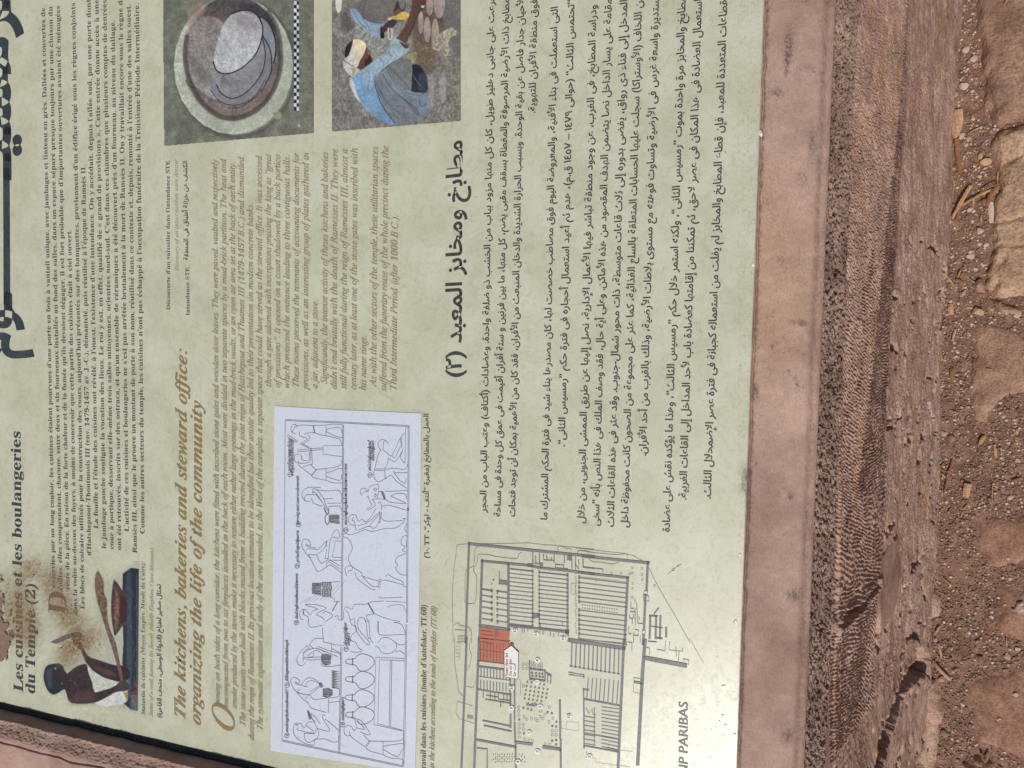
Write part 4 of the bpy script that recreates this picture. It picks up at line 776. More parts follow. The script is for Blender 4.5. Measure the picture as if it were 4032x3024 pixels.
man(PC, [(400, 780), (340, 738), (300, 745), (280, 790), (320, 880), (440, 1018)], [(400, 780), (380, 820), (340, 790), (350, 820), (500, 860)],
    [[(440, 1018), (500, 1060), (550, 1130), (735, 1185)], [(415, 830), (510, 738), (640, 790)], [(460, 850), (530, 775), (660, 820)], [(380, 870), (370, 930), (520, 955), (640, 865)], [(400, 890), (380, 930), (440, 950)], [(530, 920), (640, 850)], [(470, 1010), (520, 960), (580, 1018), (740, 1000)], [(810, 870), (890, 880), (910, 920)], [(740, 1000), (880, 985), (905, 930)], [(765, 1010), (765, 1190)], [(770, 1060), (910, 1040)]])
hatch(PC, [(690, 880), (760, 865), (825, 900), (820, 970), (740, 1000), (690, 985)]); hatch(PC, [(635, 795), (685, 800), (700, 860), (650, 870)])
for k in range(11): Ds(PC, [(808, 650 + k * 21), (910, 665 + k * 21), (820, 660 + k * 21)], 3.4)
man(PC, [(410, 1325), (340, 1325), (318, 1370), (330, 1480), (460, 1580), (580, 1600), (580, 1530)], [(410, 1325), (455, 1380), (500, 1310), (560, 1310)],
    [[(380, 1380), (370, 1410), (580, 1450), (600, 1400)], [(455, 1450), (460, 1520), (520, 1570), (640, 1480), (590, 1330), (500, 1180)], [(455, 1450), (580, 1460)], [(480, 1350), (580, 1430)], [(540, 1200), (600, 1250), (655, 1330)], [(600, 1310), (550, 1260)], [(590, 1530), (720, 1525), (820, 1565), (890, 1550), (890, 1480)], [(620, 1390), (780, 1425), (720, 1310), (690, 1260), (690, 1220), (720, 1220)], [(720, 1270), (800, 1330), (900, 1420)]])
hatch(PC, [(485, 1160), (520, 1155), (560, 1240), (550, 1280), (510, 1270), (500, 1220)]); Ds(PC, [(345, 1345), (370, 1345)], 4)
man(PC, [(1060, 1365), (1000, 1355), (960, 1410), (990, 1480), (1050, 1480)], [(1060, 1370), (1090, 1415), (1120, 1380), (1100, 1280), (1050, 1240)],
    [[(1030, 1430), (1060, 1500), (1230, 1625)], [(1140, 1270), (1200, 1310), (1300, 1470), (1170, 1435)], [(1120, 1380), (1230, 1400), (1130, 1290)], [(1210, 1470), (1280, 1545)], [(1235, 1620), (1285, 1550)], [(1245, 1635), (1300, 1550)], [(1280, 1550), (1470, 1555)]])
man(PD, [(1280, 705), (1680, 700), (1720, 610)], [(1460, 710), (1465, 880)], [[(1240, 790), (1300, 835), (1470, 880)], [(1465, 775), (1560, 755), (1715, 735)], [(1470, 815), (1600, 890), (1660, 895), (1710, 810)], [(1470, 885), (1550, 920), (1710, 940), (1712, 1020)]])
dr.build('line_drawing', I_line, paper, h=PH + .0002)
ei = em(1150, 2000, 14, CAPR)
def cl(z, s_, x, y0, y1):
    tx = Ink(); line(tx, s_, fp(*z([(x, y0)])[0]), fp(*z([(x, y1)])[0]), ei, 'I'); tx.build('drawing_caption', I_line, paper, h=PH + .0003)
cl(PA, "preliminery crushing", 320, 1090, 615); cl(PA, "with pestle and mortar", 360, 1160, 630); cl(PC, "sieving out coarse elements", 388, -1215, -1975 + 130)
cl(PA, "mixing dough and", 1485, 1085, 645); cl(PA, "adding dates", 1530, 940, 640); cl(PC, "mixing dough cakes with water over screen", 1003, -1210, -2000 + 0)
cl(PB, "grinding with quern", 438, 790, 325); cl(PB, "baking bread moulds in oven", 425, 1610, 950); cl(PC, "filling moulds with dough", 250, 790, 258); cl(PC, "making clay bread mould?", 250, 1440, 895); cl(PC, "decanting beer", 1000, 330, 35); cl(PC, "into jars", 1036, 335, 165); cl(PC, "sealing the jars", 966, 1295, 990)
for s_, z, x, y in (("1", PA, 310, 1135), ("1", PA, 1470, 1145), ("3", PB, 430, 237), ("2", PB, 412, 840), ("2", PB, 1118, 320), ("6", PC, 355, 35), ("5", PC, 237, 835), ("4", PC, 232, 1480), ("3", PC, 990, 375), ("4", PC, 945, 1340)):
    tx = Ink(); cx, cy = z([(x, y)])[0]; ring(tx, cx, cy, 9.2, 2.0, 18); line(tx, s_, fp(cx + 5.5, cy + 4.5), fp(cx + 5.5, cy - 4.5), em(cx, cy, 11, CAPR), 'b'); tx.build('drawing_number', I_line, paper, h=PH + .0003)
# ------------------------------------------------------------------ printed colour pictures (flat print on the panel)
class Canvas:
    def __init__(s, x0, y0, x1, y1, step, bg):
        s.nx = int((x1 - x0) / step) + 1; s.ny = int((y1 - y0) / step) + 1; s.st = step; s.x0, s.y0 = x0, y0
        s.X, s.Y = np.meshgrid(np.linspace(x0, x1, s.nx), np.linspace(y0, y1, s.ny), indexing='ij'); s.C = np.ones(s.X.shape + (3,)) * np.array(bg, float); s.A = np.zeros(s.X.shape)
    def mix(s, m, col, sl=(slice(None), slice(None))):
        c = np.array(col, float); s.C[sl] = s.C[sl] * (1 - m[..., None]) + c * m[..., None]; s.A[sl] = np.maximum(s.A[sl], m)
    def sub(s, pts, pad):
        xs = [p[0] for p in pts]; ys = [p[1] for p in pts]; f = lambda v, o, n: int(min(max((v - o) / s.st, 0), n))
        return (slice(f(min(xs) - pad, s.x0, s.nx), f(max(xs) + pad, s.x0, s.nx) + 1), slice(f(min(ys) - pad, s.y0, s.ny), f(max(ys) + pad, s.y0, s.ny) + 1))
    def poly(s, pts, col, soft=1.6, a=1.0, warp=0, sm=True, col2=None, ax=(1, 0), tex=0):
        if sm: pts = [tuple(q) for q in smoothp(list(pts) + [pts[0]], 3)[:-1]]
        sl = s.sub(pts, soft * 3 + warp); X = s.X[sl]; Y = s.Y[sl]
        if X.size == 0: return
        wx = X + (fbm(X / 14, Y / 14, 3) - .5) * warp * 2; wy = Y + (fbm(X / 14 + 7, Y / 14, 3) - .5) * warp * 2
        d = pdist(wx, wy, pts); d = np.where(inside(wx, wy, pts), d, -d); m = sstep(-soft, soft, d) * a; c = np.array(col, float)
        if col2 is not None:
            t = X * ax[0] + Y * ax[1]; t = sstep(t.min(), t.max(), t)[..., None]; c = c * (1 - t) + np.array(col2, float) * t
        else: c = np.ones(X.shape + (3,)) * c
        if tex: c = c * (1 + tex * (fbm(X / 7, Y / 7, 4) - .5)[..., None] * 2)
        s.C[sl] = s.C[sl] * (1 - m[..., None]) + c * m[..., None]; s.A[sl] = np.maximum(s.A[sl], m)
    def ell(s, cx, cy, rx, ry, col, **k): s.poly([(cx + rx * math.cos(t), cy + ry * math.sin(t)) for t in np.arange(24) / 24 * 2 * math.pi], col, sm=False, **k)
    def line(s, pts, w, col, a=1.0, sm=True):
        if sm and len(pts) > 2: pts = [tuple(q) for q in smoothp(pts, 4)]
        sl = s.sub(pts, w * 2); X = s.X[sl]; Y = s.Y[sl]
        if X.size == 0: return
        m = a * (1 - sstep(w * .35, w * .8 + 1, pdist(X, Y, pts, False))); s.C[sl] = s.C[sl] * (1 - m[..., None]) + np.array(col, float) * m[..., None]; s.A[sl] = np.maximum(s.A[sl], m)
    def tex(s, amp, sc=8, sx=1, sy=1): s.C *= (1 + amp * 2 * (fbm(s.X / sc * sx, s.Y / sc * sy, 4) - .5))[..., None]
    def build(s, name, mat, keep=None, h=LAY + .0002):
        V_ = hom(np.stack([s.X, s.Y], -1).reshape(-1, 2), h); F_ = grid_faces(s.nx, s.ny)
        if keep is not None: F_ = F_[keep.reshape(-1)[F_].all(1)]
        o = mesh_obj(name, V_, F_[:, ::-1].copy() if False else F_, mat, panel)
        at = o.data.color_attributes.new('Col', 'FLOAT_COLOR', 'POINT'); c = np.ones((len(V_), 4)); c[:, :3] = np.clip(lin(np.clip(s.C, 0, 255)) * KP, 0, .85).reshape(-1, 3); at.data.foreach_set('color', c.ravel()); return o
M_print = print_mat('colour_print')
# --- plates in a jar
Z1 = M2(1.6458, 0, 0); e = lambda x: x / 1.6458
cv = Canvas(640, -120, 1240, 578, 2.1, (108, 111, 100)); cv.tex(.16, 22); cv.tex(.10, 5)
E_ = lambda x, y, rx, ry, c, **k: cv.ell(e(x), e(y), e(rx), e(ry), c, **k); P_ = lambda p, c, **k: cv.poly(Z1(p), c, **k); L_ = lambda p, w, c, a=1.0: cv.line(Z1(p), w, c, a)
E_(1530, 440, 400, 462, (78, 80, 74), soft=9, a=.8); E_(1515, 425, 387, 448, (174, 180, 166), tex=.16); E_(1540, 450, 365, 425, (158, 164, 150), soft=10, a=.6); E_(1508, 375, 318, 412, (128, 130, 118), soft=7)
E_(1514, 370, 309, 402, (78, 75, 76), col2=(120, 110, 106), ax=(.2, 1), tex=.3)
P_([(1215, 60), (1300, 20), (1340, 60), (1290, 130), (1270, 200), (1230, 250)], (150, 132, 122), soft=8, a=.7); P_([(1290, 120), (1400, 90), (1500, 120), (1420, 260), (1300, 220)], (98, 80, 74), soft=9, a=.7)
P_([(1210, 200), (1320, 110), (1430, 130), (1480, 250), (1430, 420), (1400, 560), (1440, 640), (1380, 640), (1280, 570), (1220, 470), (1200, 330)], (128, 123, 118), soft=6, tex=.25, col2=(142, 141, 140), ax=(.3, 1))
P_([(1215, 330), (1240, 440), (1300, 520), (1380, 560), (1370, 480), (1300, 420)], (100, 98, 98), soft=14, a=.6)
P_([(1240, 560), (1330, 640), (1470, 700), (1600, 660), (1720, 540), (1790, 400), (1815, 420), (1740, 600), (1620, 730), (1500, 765), (1380, 740), (1280, 650)], (112, 96, 90), soft=22, a=.45)
L_([(1212, 240), (1202, 360), (1225, 500), (1290, 640), (1400, 740), (1500, 768), (1620, 740), (1730, 650), (1800, 520), (1822, 380), (1800, 200), (1740, 80)], 16, (52, 47, 48), .55)
P_([(1690, 105), (1750, 170), (1785, 280), (1780, 400), (1740, 450), (1720, 300)], (128, 134, 142)); L_([(1685, 108), (1740, 140), (1782, 240), (1790, 330), (1775, 410)], 3, (28, 28, 32))
P_([(1600, 190), (1705, 230), (1755, 330), (1762, 450), (1700, 570), (1590, 660), (1490, 675), (1400, 620), (1370, 540)], (120, 122, 128)); L_([(1705, 235), (1752, 320), (1762, 450), (1725, 540)], 2.6, (26, 26, 32))
L_([(1760, 470), (1690, 600), (1570, 690), (1480, 700)], 1.4, (50, 48, 52)); L_([(1370, 590), (1430, 660), (1530, 682), (1640, 640), (1720, 520)], 1.6, (45, 44, 50))
P_([(1600, 180), (1700, 240), (1722, 350), (1700, 470), (1620, 580), (1520, 635), (1440, 600), (1400, 520), (1420, 430)], (138, 138, 142), tex=.12, col2=(126, 126, 132), ax=(1, .3)); L_([(1700, 240), (1722, 350), (1700, 470), (1620, 580), (1520, 638), (1440, 610), (1405, 550)], 2.4, (30, 30, 36))
P_([(1580, 68), (1650, 80), (1697, 150), (1702, 230), (1660, 350), (1590, 430), (1480, 475), (1410, 455), (1385, 400), (1410, 280), (1450, 160), (1510, 90)], (156, 157, 160), tex=.2, col2=(182, 187, 192), ax=(-.2, 1))
P_([(1560, 80), (1650, 100), (1680, 180), (1600, 200), (1530, 150)], (128, 126, 128), soft=16, a=.6)
L_([(1500, 92), (1580, 68), (1650, 82), (1697, 150), (1702, 230), (1660, 350), (1570, 440), (1480, 478), (1410, 462), (1384, 400)], 3.2, (24, 24, 30)); P_([(1450, 470), (1480, 520), (1560, 520), (1500, 560), (1430, 530)], (98, 96, 98), soft=6, a=.6)
L_([(1205, 520), (1230, 560), (1275, 572)], 2, (40, 40, 44)); P_([(1560, 10), (1720, 60), (1790, 200), (1700, 110), (1560, 60)], (52, 50, 58), soft=10, a=.7)
for r in range(30):
    for c in range(2):
        y = 10 + r * 23.6; x = 1908 + c * 16; P_([(x, y), (x + 15.5, y), (x + 15.5, y + 23), (x, y + 23)], (28, 32, 44) if (r + c) % 2 else (198, 204, 216), sm=False, soft=.7)
E_(1800, 748, 30, 26, (140, 142, 124)); E_(1940, 815, 9, 9, (170, 170, 150))
cv.tex(.12, 40); cv.tex(.09, 9); cv.tex(.09, 3); k = (cv.X > e(1057) + (cv.Y - 0) * .008) & (cv.X < e(2034)) & (cv.Y < e(948) - (cv.X - e(1067)) * .0857)
cv.build('printed_photograph', M_print, k)['label'] = 'printed photograph of clay plates nested in a round jar'
# --- two crouching men with pots
Z2 = M2(3.072, 1260, 0); P_ = lambda p, c, **k: cv.poly(Z2(p), c, **k); L_ = lambda p, w, c, a=1.0: cv.line(Z2(p), w, c, a)
cv = Canvas(1300, -120, 1822, 530, 2.0, (120, 117, 113)); cv.tex(.34, 7, 1.4, .8); cv.tex(.14, 26)
P_([(440, 300), (700, 280), (980, 280), (900, 520), (830, 640), (700, 760), (620, 700), (560, 520), (450, 470)], (134, 136, 134), soft=6, warp=5, tex=.3)
P_([(1300, 850), (1720, 650), (1720, 1500), (900, 1540), (1200, 1400), (1320, 1280)], (122, 118, 112), soft=8, warp=5, tex=.35); P_([(1310, 900), (1380, 880), (1370, 1300), (1320, 1240)], (150, 152, 150), soft=4, warp=5, a=.6); P_([(1450, 900), (1530, 880), (1500, 1250), (1450, 1180)], (152, 156, 158), soft=4, warp=5, a=.6)
P_([(1080, 300), (1200, 400), (1400, 560), (1380, 850), (1290, 900), (1150, 700), (1120, 480)], (112, 96, 82), soft=8, warp=4, tex=.25); P_([(1130, -200), (1540, -200), (1700, 0), (1700, 350), (1480, 420), (1280, 560), (1130, 380)], (94, 84, 76), soft=6, tex=.2)
P_([(1520, -200), (1720, -200), (1720, 640), (1600, 560), (1500, 300)], (104, 104, 102), soft=8, tex=.15); P_([(560, -60), (460, 60), (440, 120), (150, 160), (150, -200), (560, -200)], (120, 118, 108), soft=8, warp=4, tex=.3); P_([(190, -200), (275, -200), (260, 90), (225, 160), (195, 90)], (200, 202, 190), warp=3)
P_([(320, 130), (380, 260), (430, 320), (300, 400), (250, 200)], (84, 80, 80), soft=10, a=.7)
for cx, cy, rx, ry in ((1222, 270, 33, 148), (1300, 365, 44, 157), (1397, 420, 47, 195), (1330, 60, 44, 135), (1447, 50, 72, 178)):
    q = [(cx + rx * math.cos(t) + 4, cy + ry * math.sin(t) + 5) for t in np.arange(20) / 20 * 2 * math.pi]; P_(q, (58, 50, 48), sm=False, soft=3); q = [(cx + rx * math.cos(t), cy + ry * math.sin(t)) for t in np.arange(20) / 20 * 2 * math.pi]; P_(q, (136, 126, 124), col2=(164, 146, 134), ax=(.3, -1), sm=False)
P_([(1350, 1500 - 910), (1420, 440), (1560, 345), (1645, 370), (1640, 430), (1570, 470), (1560, 640), (1530, 690), (1450, 630)], (154, 148, 132), warp=5, tex=.4)
P_([(360, 105), (440, 90), (560, -60), (940, -200), (960, 0), (900, 150), (850, 235), (760, 300), (745, 460), (560, 370), (405, 240)], (120, 122, 128)); P_([(430, 90), (560, -80), (940, -200), (960, 0), (905, 140), (840, 230), (700, 285), (560, 240), (510, 190)], (104, 100, 102), tex=.12, col2=(120, 112, 106), ax=(.3, -1))
P_([(360, 110), (430, 110), (515, 205), (600, 250), (755, 290), (742, 460), (560, 365), (405, 240)], (134, 156, 178), tex=.1); L_([(520, 210), (600, 255), (740, 285)], 2.4, (70, 72, 80)); L_([(400, 130), (460, 240), (560, 350)], 1.6, (100, 115, 132)); L_([(560, -60), (520, 180)], 2, (80, 78, 82)); L_([(515, 215), (590, 330), (600, 370)], 2, (98, 112, 130))
P_([(735, 310), (775, 380), (782, 450), (755, 470), (732, 440)], (30, 32, 40)); P_([(740, 350), (800, 280), (880, 235), (935, 270), (870, 345), (760, 400)], (62, 54, 56)); P_([(860, 210), (985, 150), (1070, 160), (1082, 205), (1010, 242), (870, 232)], (196, 172, 84)); P_([(820, 220), (860, 210), (860, 245), (825, 245)], (190, 190, 185))
P_([(820, 340), (880, 350), (880, 470), (830, 470)], (180, 178, 176)); L_([(848, 345), (852, 462)], 3.4, (130, 50, 52)); P_([(930, 25), (1025, 30), (1030, 120), (900, 170), (900, 110)], (62, 56, 56), soft=3); P_([(950, 30), (1020, 20), (1025, 100), (980, 110)], (110, 108, 108)); P_([(900, 140), (960, 110), (985, 150), (900, 200)], (110, 82, 74))
P_([(915, 480), (1000, 370), (1065, 240), (1110, 90), (1140, -60), (1290, -60), (1290, 30), (1250, 90), (1180, 190), (1130, 330), (1085, 430), (1030, 540)], (96, 70, 62), col2=(80, 60, 56), ax=(1, .2)); L_([(1090, 430), (1180, 200), (1240, 100)], 3, (70, 48, 44)); P_([(1225, 70), (1265, 72), (1255, 95), (1230, 92)], (205, 205, 205)); P_([(1265, -20), (1310, -20), (1295, 20), (1275, 15)], (190, 60, 50))
P_([(1110, 780), (1200, 790), (1270, 880), (1295, 960), (1290, 1115), (1110, 1110)], (36, 38, 50), soft=4); P_([(1200, 900), (1280, 900), (1285, 1100), (1190, 1080)], (66, 76, 92), soft=8, a=.7)
P_([(370, 940), (560, 800), (700, 800), (840, 780), (1110, 750), (1105, 1110), (1270, 1130), (1320, 1290), (1290, 1400), (1200, 1440), (1130, 1495), (1000, 1528), (900, 1520), (750, 1470), (600, 1370), (490, 1240), (400, 1130), (360, 1020)], (112, 120, 128), col2=(112, 118, 124), ax=(1, 0), tex=.08)
P_([(380, 940), (520, 850), (660, 900), (670, 1010), (740, 1200), (780, 1330), (900, 1510), (760, 1470), (600, 1365), (490, 1230), (410, 1080)], (122, 160, 194), tex=.1, col2=(108, 140, 170), ax=(.3, 1)); P_([(820, 800), (1000, 680), (1130, 660), (1112, 800), (1100, 1105), (960, 1110), (800, 960)], (112, 118, 118), tex=.12)
P_([(990, 690), (1080, 650), (1170, 635), (1165, 710), (1115, 790), (1105, 730)], (146, 138, 112), tex=.2); P_([(700, 900), (780, 840), (900, 1000), (1080, 1100), (1260, 1130), (1240, 1180), (1000, 1190), (880, 1100), (760, 1000)], (124, 136, 144), a=.8)
P_([(1000, 1190), (1210, 1200), (1290, 1130), (1320, 1280), (1300, 1395), (1220, 1380), (1190, 1300)], (106, 126, 144)); P_([(490, 865), (640, 755), (720, 690), (835, 600), (890, 460), (1075, 570), (1020, 665), (900, 745), (820, 800), (740, 862), (690, 920), (660, 1010), (600, 1090), (540, 980)], (140, 166, 184), col2=(152, 172, 184), ax=(1, -.5), tex=.1)
P_([(890, 460), (1075, 565), (1030, 650), (850, 560)], (146, 166, 172)); P_([(960, 500), (1075, 560), (1050, 590), (1000, 560)], (70, 62, 60), soft=3)
for q, w_, c in (([(680, 900), (665, 1010), (700, 1130), (760, 1290), (900, 1480)], 2.6, (62, 74, 92)), ([(740, 870), (820, 800), (900, 745)], 2.2, (66, 78, 92)), ([(760, 900), (860, 1060), (1000, 1190), (1150, 1300), (1200, 1400)], 2.4, (68, 78, 92)), ([(820, 800), (960, 930), (1090, 1080)], 1.8, (76, 80, 84)), ([(690, 1010), (800, 1220), (960, 1380)], 2, (74, 84, 98)), ([(800, 1250), (950, 1290), (1030, 1290), (1010, 1360)], 1.8, (80, 90, 102)),
              ([(850, 1290), (900, 1380), (960, 1440)], 2.2, (60, 70, 84)), ([(1200, 1200), (1230, 1290), (1290, 1260)], 2, (58, 72, 92)), ([(1040, 1120), (1190, 1160), (1260, 1140)], 1.8, (74, 88, 102)), ([(520, 860), (500, 960), (520, 1080)], 1.6, (98, 130, 160)), ([(580, 830), (600, 960), (580, 1080)], 1.6, (96, 126, 154)), ([(720, 700), (780, 780), (740, 850)], 1.6, (106, 128, 146)), ([(830, 610), (860, 700), (800, 780)], 1.6, (104, 126, 142)), ([(400, 960), (450, 1120), (560, 1280)], 1.6, (82, 112, 140)), ([(660, 900), (640, 1020)], 1.5, (96, 120, 144)), ([(1000, 1190), (1090, 1270), (1180, 1390)], 3, (70, 84, 102))): L_(q, w_, c, .8)
for i in range(26):
    a = RNG.random() * 700 + 560; b_ = 860 + RNG.random() * 560; L_([(a, b_), (a + 30, b_ + 60), (a + 80, b_ + 130)], 1.2, (92, 104, 118) if i % 2 else (136, 150, 160), .35)
P_([(365, 940), (400, 960), (450, 1130), (495, 1240), (440, 1190), (400, 1110), (362, 1010)], (186, 186, 192)); P_([(408, 485), (340, 535), (305, 610), (306, 700), (330, 712), (380, 630)], (40, 38, 40)); P_([(548, 565), (592, 605), (625, 640), (618, 668), (636, 740), (575, 790), (505, 842), (440, 825), (475, 720), (525, 640)], (98, 66, 58), tex=.2)
P_([(600, 675), (636, 735), (580, 788), (540, 800), (550, 740)], (52, 38, 38), soft=4); P_([(575, 610), (625, 640), (605, 662), (575, 650)], (132, 88, 74), soft=3); L_([(545, 600), (570, 640)], 2, (50, 34, 34)); P_([(640, 735), (700, 680), (720, 690), (660, 745)], (140, 138, 126))
P_([(408, 478), (480, 480), (545, 515), (560, 570), (535, 650), (490, 730), (440, 828), (350, 770), (300, 715), (345, 680), (380, 590)], (196, 196, 196), col2=(212, 200, 160), ax=(1, -.6), tex=.08); P_([(285, 735), (340, 760), (440, 820), (488, 850), (450, 890), (400, 932), (330, 880), (282, 800)], (186, 188, 184), tex=.15); L_([(300, 740), (420, 825), (400, 920)], 2, (110, 112, 110)); P_([(375, 820), (430, 830), (440, 880), (400, 900)], (168, 158, 128))
cv.tex(.12, 30); cv.tex(.10, 8); cv.tex(.10, 3); k = (cv.X > 1307) & (cv.X < 1815) & (cv.Y < 520 - (cv.X - 1307) * .083)
cv.build('printed_photograph', M_print, k)['label'] = 'printed photograph of two crouching workmen in robes beside clay plates'
# --- statuette cut-out
Z3 = M2(2.304, 0, 2100); P_ = lambda p, c, **k: cv.poly(Z3(p), c, **k); L_ = lambda p, w, c, a=1.0: cv.line(Z3(p), w, c, a)
cv = Canvas(150, 2210, 575, 2812, 2.0, (189, 190, 164))
P_([(1010, 400), (1115, 340), (1200, 290), (1285, 310), (1270, 1620), (1180, 1625), (850, 1575), (640, 1555), (560, 1450), (470, 1480), (385, 1360), (400, 1190), (560, 1160), (700, 1100), (640, 880), (760, 880), (860, 1080), (960, 1060), (860, 700), (845, 400), (890, 310), (960, 420)], (150, 155, 146), soft=20, a=.55)
P_([(1115, 365), (1190, 312), (1262, 322), (1258, 900), (1250, 1608), (1190, 1600), (1120, 1540), (1165, 1440), (1175, 1330), (1110, 1180), (1120, 1000), (1112, 600)], (36, 42, 52), sm=False, tex=.2); P_([(1150, 380), (1190, 370), (1200, 1000), (1190, 1440), (1160, 1440), (1150, 1000)], (58, 76, 90), soft=5, a=.8, tex=.2); L_([(1240, 380), (1245, 900), (1238, 1500)], 3, (84, 88, 86), .7)
for i in range(18): x = 1180 + RNG.random() * 60; y = 1340 + RNG.random() * 180; P_([(x, y), (x + 16, y + 4), (x + 10, y + 20), (x - 4, y + 12)], (120, 44, 62), a=.8)
for i in range(22): x = 1120 + RNG.random() * 130; y = 420 + RNG.random() * 1150; L_([(x, y), (x + 4, y + 40)], 1.3, (96, 104, 106), .6)
P_([(1185, 1460), (1250, 1480), (1248, 1600), (1190, 1590)], (120, 124, 116), soft=5, a=.6, warp=4, tex=.4)
P_([(1035, 415), (1075, 460), (1108, 515), (1150, 560), (1150, 800), (1105, 850), (1050, 925), (1035, 905), (1012, 760), (1010, 600), (1022, 480)], (66, 56, 54), tex=.35); P_([(1050, 500), (1075, 560), (1085, 700), (1070, 830), (1050, 880), (1040, 760), (1045, 600)], (122, 80, 64), soft=6, tex=.3); P_([(1090, 560), (1150, 600), (1150, 780), (1095, 820), (1085, 700)], (58, 36, 38), soft=3)
P_([(560, 1330), (610, 1275), (700, 1205), (795, 1190), (835, 1300), (865, 1440), (1050, 1370), (1130, 1330), (1170, 1380), (1150, 1425), (1050, 1440), (960, 1490), (850, 1537), (650, 1537), (600, 1440)], (50, 40, 42), tex=.4); P_([(640, 1500), (700, 1440), (850, 1440), (850, 1530), (660, 1535)], (84, 58, 56), soft=14, a=.7)
P_([(640, 905), (715, 893), (750, 930), (745, 1000), (800, 1110), (900, 1150), (1040, 1195), (1130, 1200), (1180, 1260), (1160, 1330), (1080, 1345), (960, 1325), (850, 1255), (780, 1170), (735, 1060), (675, 1000)], (58, 46, 44), tex=.25, col2=(44, 34, 38), ax=(1, .2)); P_([(840, 1200), (1000, 1240), (1060, 1290), (980, 1290), (880, 1240)], (92, 64, 58), soft=6, a=.7)
P_([(455, 985), (560, 935), (632, 905), (652, 940), (580, 975), (510, 1002)], (96, 98, 100)); P_([(650, 930), (700, 900), (740, 940), (730, 1000), (680, 990)], (66, 58, 58))
P_([(890, 335), (925, 395), (942, 440), (946, 540), (972, 600), (975, 740), (1000, 870), (1050, 990), (1085, 1150), (1118, 1325), (1095, 1330), (1050, 1150), (1000, 990), (940, 800), (890, 640), (862, 500), (868, 380)], (104, 88, 70), tex=.35, col2=(106, 80, 70), ax=(.2, 1))
P_([(790, 1180), (840, 1240), (950, 1310), (1078, 1352), (1000, 1405), (900, 1430), (862, 1440), (845, 1370), (805, 1270)], (186, 188, 178), tex=.12); P_([(860, 1538), (960, 1495), (1060, 1440), (1130, 1440), (1155, 1520), (1060, 1560), (930, 1568)], (192, 196, 194), tex=.1); P_([(1120, 1440), (1165, 1460), (1155, 1520)], (150, 120, 80), soft=4)
P_([(440, 1192), (520, 1178), (570, 1200), (590, 1250), (625, 1300), (640, 1390), (570, 1420), (520, 1452), (475, 1460), (425, 1410), (397, 1310), (410, 1225)], (34, 38, 46), tex=.35); P_([(500, 1240), (585, 1250), (620, 1310), (630, 1380), (560, 1390), (500, 1330)], (46, 34, 36), soft=5); P_([(420, 1240), (470, 1230), (470, 1400), (430, 1380)], (62, 74, 84), soft=8, a=.8); P_([(1060, 1370), (1130, 1330), (1160, 1390), (1120, 1430), (1070, 1420)], (66, 54, 58), soft=3)
cv.ell(*Z3([(502, 1225)])[0], 3.4, 3.4, (165, 170, 175)); cv.ell(*Z3([(565, 1360)])[0], 3, 5, (110, 92, 88)); L_([(620, 1330), (680, 1350), (700, 1380)], 1.6, (110, 90, 88), .6)
cv.tex(.06, 7); cv.tex(.06, 3); cv.build('statuette_picture', M_print, cv.A > .02, h=LAY - .00015)

# ------------------------------------------------------------------ dried mud on the panel, chips along its lower edge
def spatter(name, x0, y0, x1, y1, st, fld, cols, h):
    X, Y = np.meshgrid(np.arange(x0, x1, st), np.arange(y0, y1, st), indexing='ij'); k = fld(X, Y)
    X = X + RNG.normal(size=X.shape) * st * .18; Y = Y + RNG.normal(size=Y.shape) * st * .18; F_ = grid_faces(*X.shape); F_ = F_[k.reshape(-1)[F_].all(1)]
    o = mesh_obj(name, hom(np.stack([X, Y], -1).reshape(-1, 2), h), F_, None, panel); t = fbm(X / 9, Y / 9, 3)[..., None]; C = np.array(cols[0]) * (1 - t) + np.array(cols[1]) * t
    at = o.data.color_attributes.new('Col', 'FLOAT_COLOR', 'POINT'); c = np.ones((X.size, 4)); c[:, :3] = (lin(C) * KP).reshape(-1, 3); at.data.foreach_set('color', c.ravel()); o.data.materials.append(M_mudf); return tag(o, kind='stuff')
M_mudf = print_mat('dried_mud', .9)
def g(X, Y, x, y, a, b_): return np.exp(-((X - x) / a) ** 2 - ((Y - y) / b_) ** 2)
def f1(X, Y):
    m = .45 * g(X, Y, 60, 2390, 80, 110) + .66 * g(X, Y, 270, 2420, 60, 60) + .55 * g(X, Y, 215, 2300, 60, 70) + .5 * g(X, Y, 120, 2240, 60, 60) * .8 + .62 * g(X, Y, 345, 2520, 60, 55) + .62 * g(X, Y, 265, 2560, 50, 45) + .4 * g(X, Y, 110, 2480, 60, 90)
    return fbm(X / 5.5 + Y / 15, Y / 4.2, 3) < .15 + m * .52
spatter('mud_flecks', 0, 2150, 440, 2660, 2.3, f1, ((126, 98, 70), (162, 134, 98)), LAY + .0010)
def f2(X, Y): return (.9 * g(X, Y, 10, 2530, 34, 70) + .75 * g(X, Y, -5, 2400, 45, 130) + .4 * g(X, Y, -10, 2650, 30, 60) + (fbm(X / 16, Y / 22, 4) - .5) * 1.1 + (fbm(X / 3, Y / 3, 2) - .5) * .5) > .42
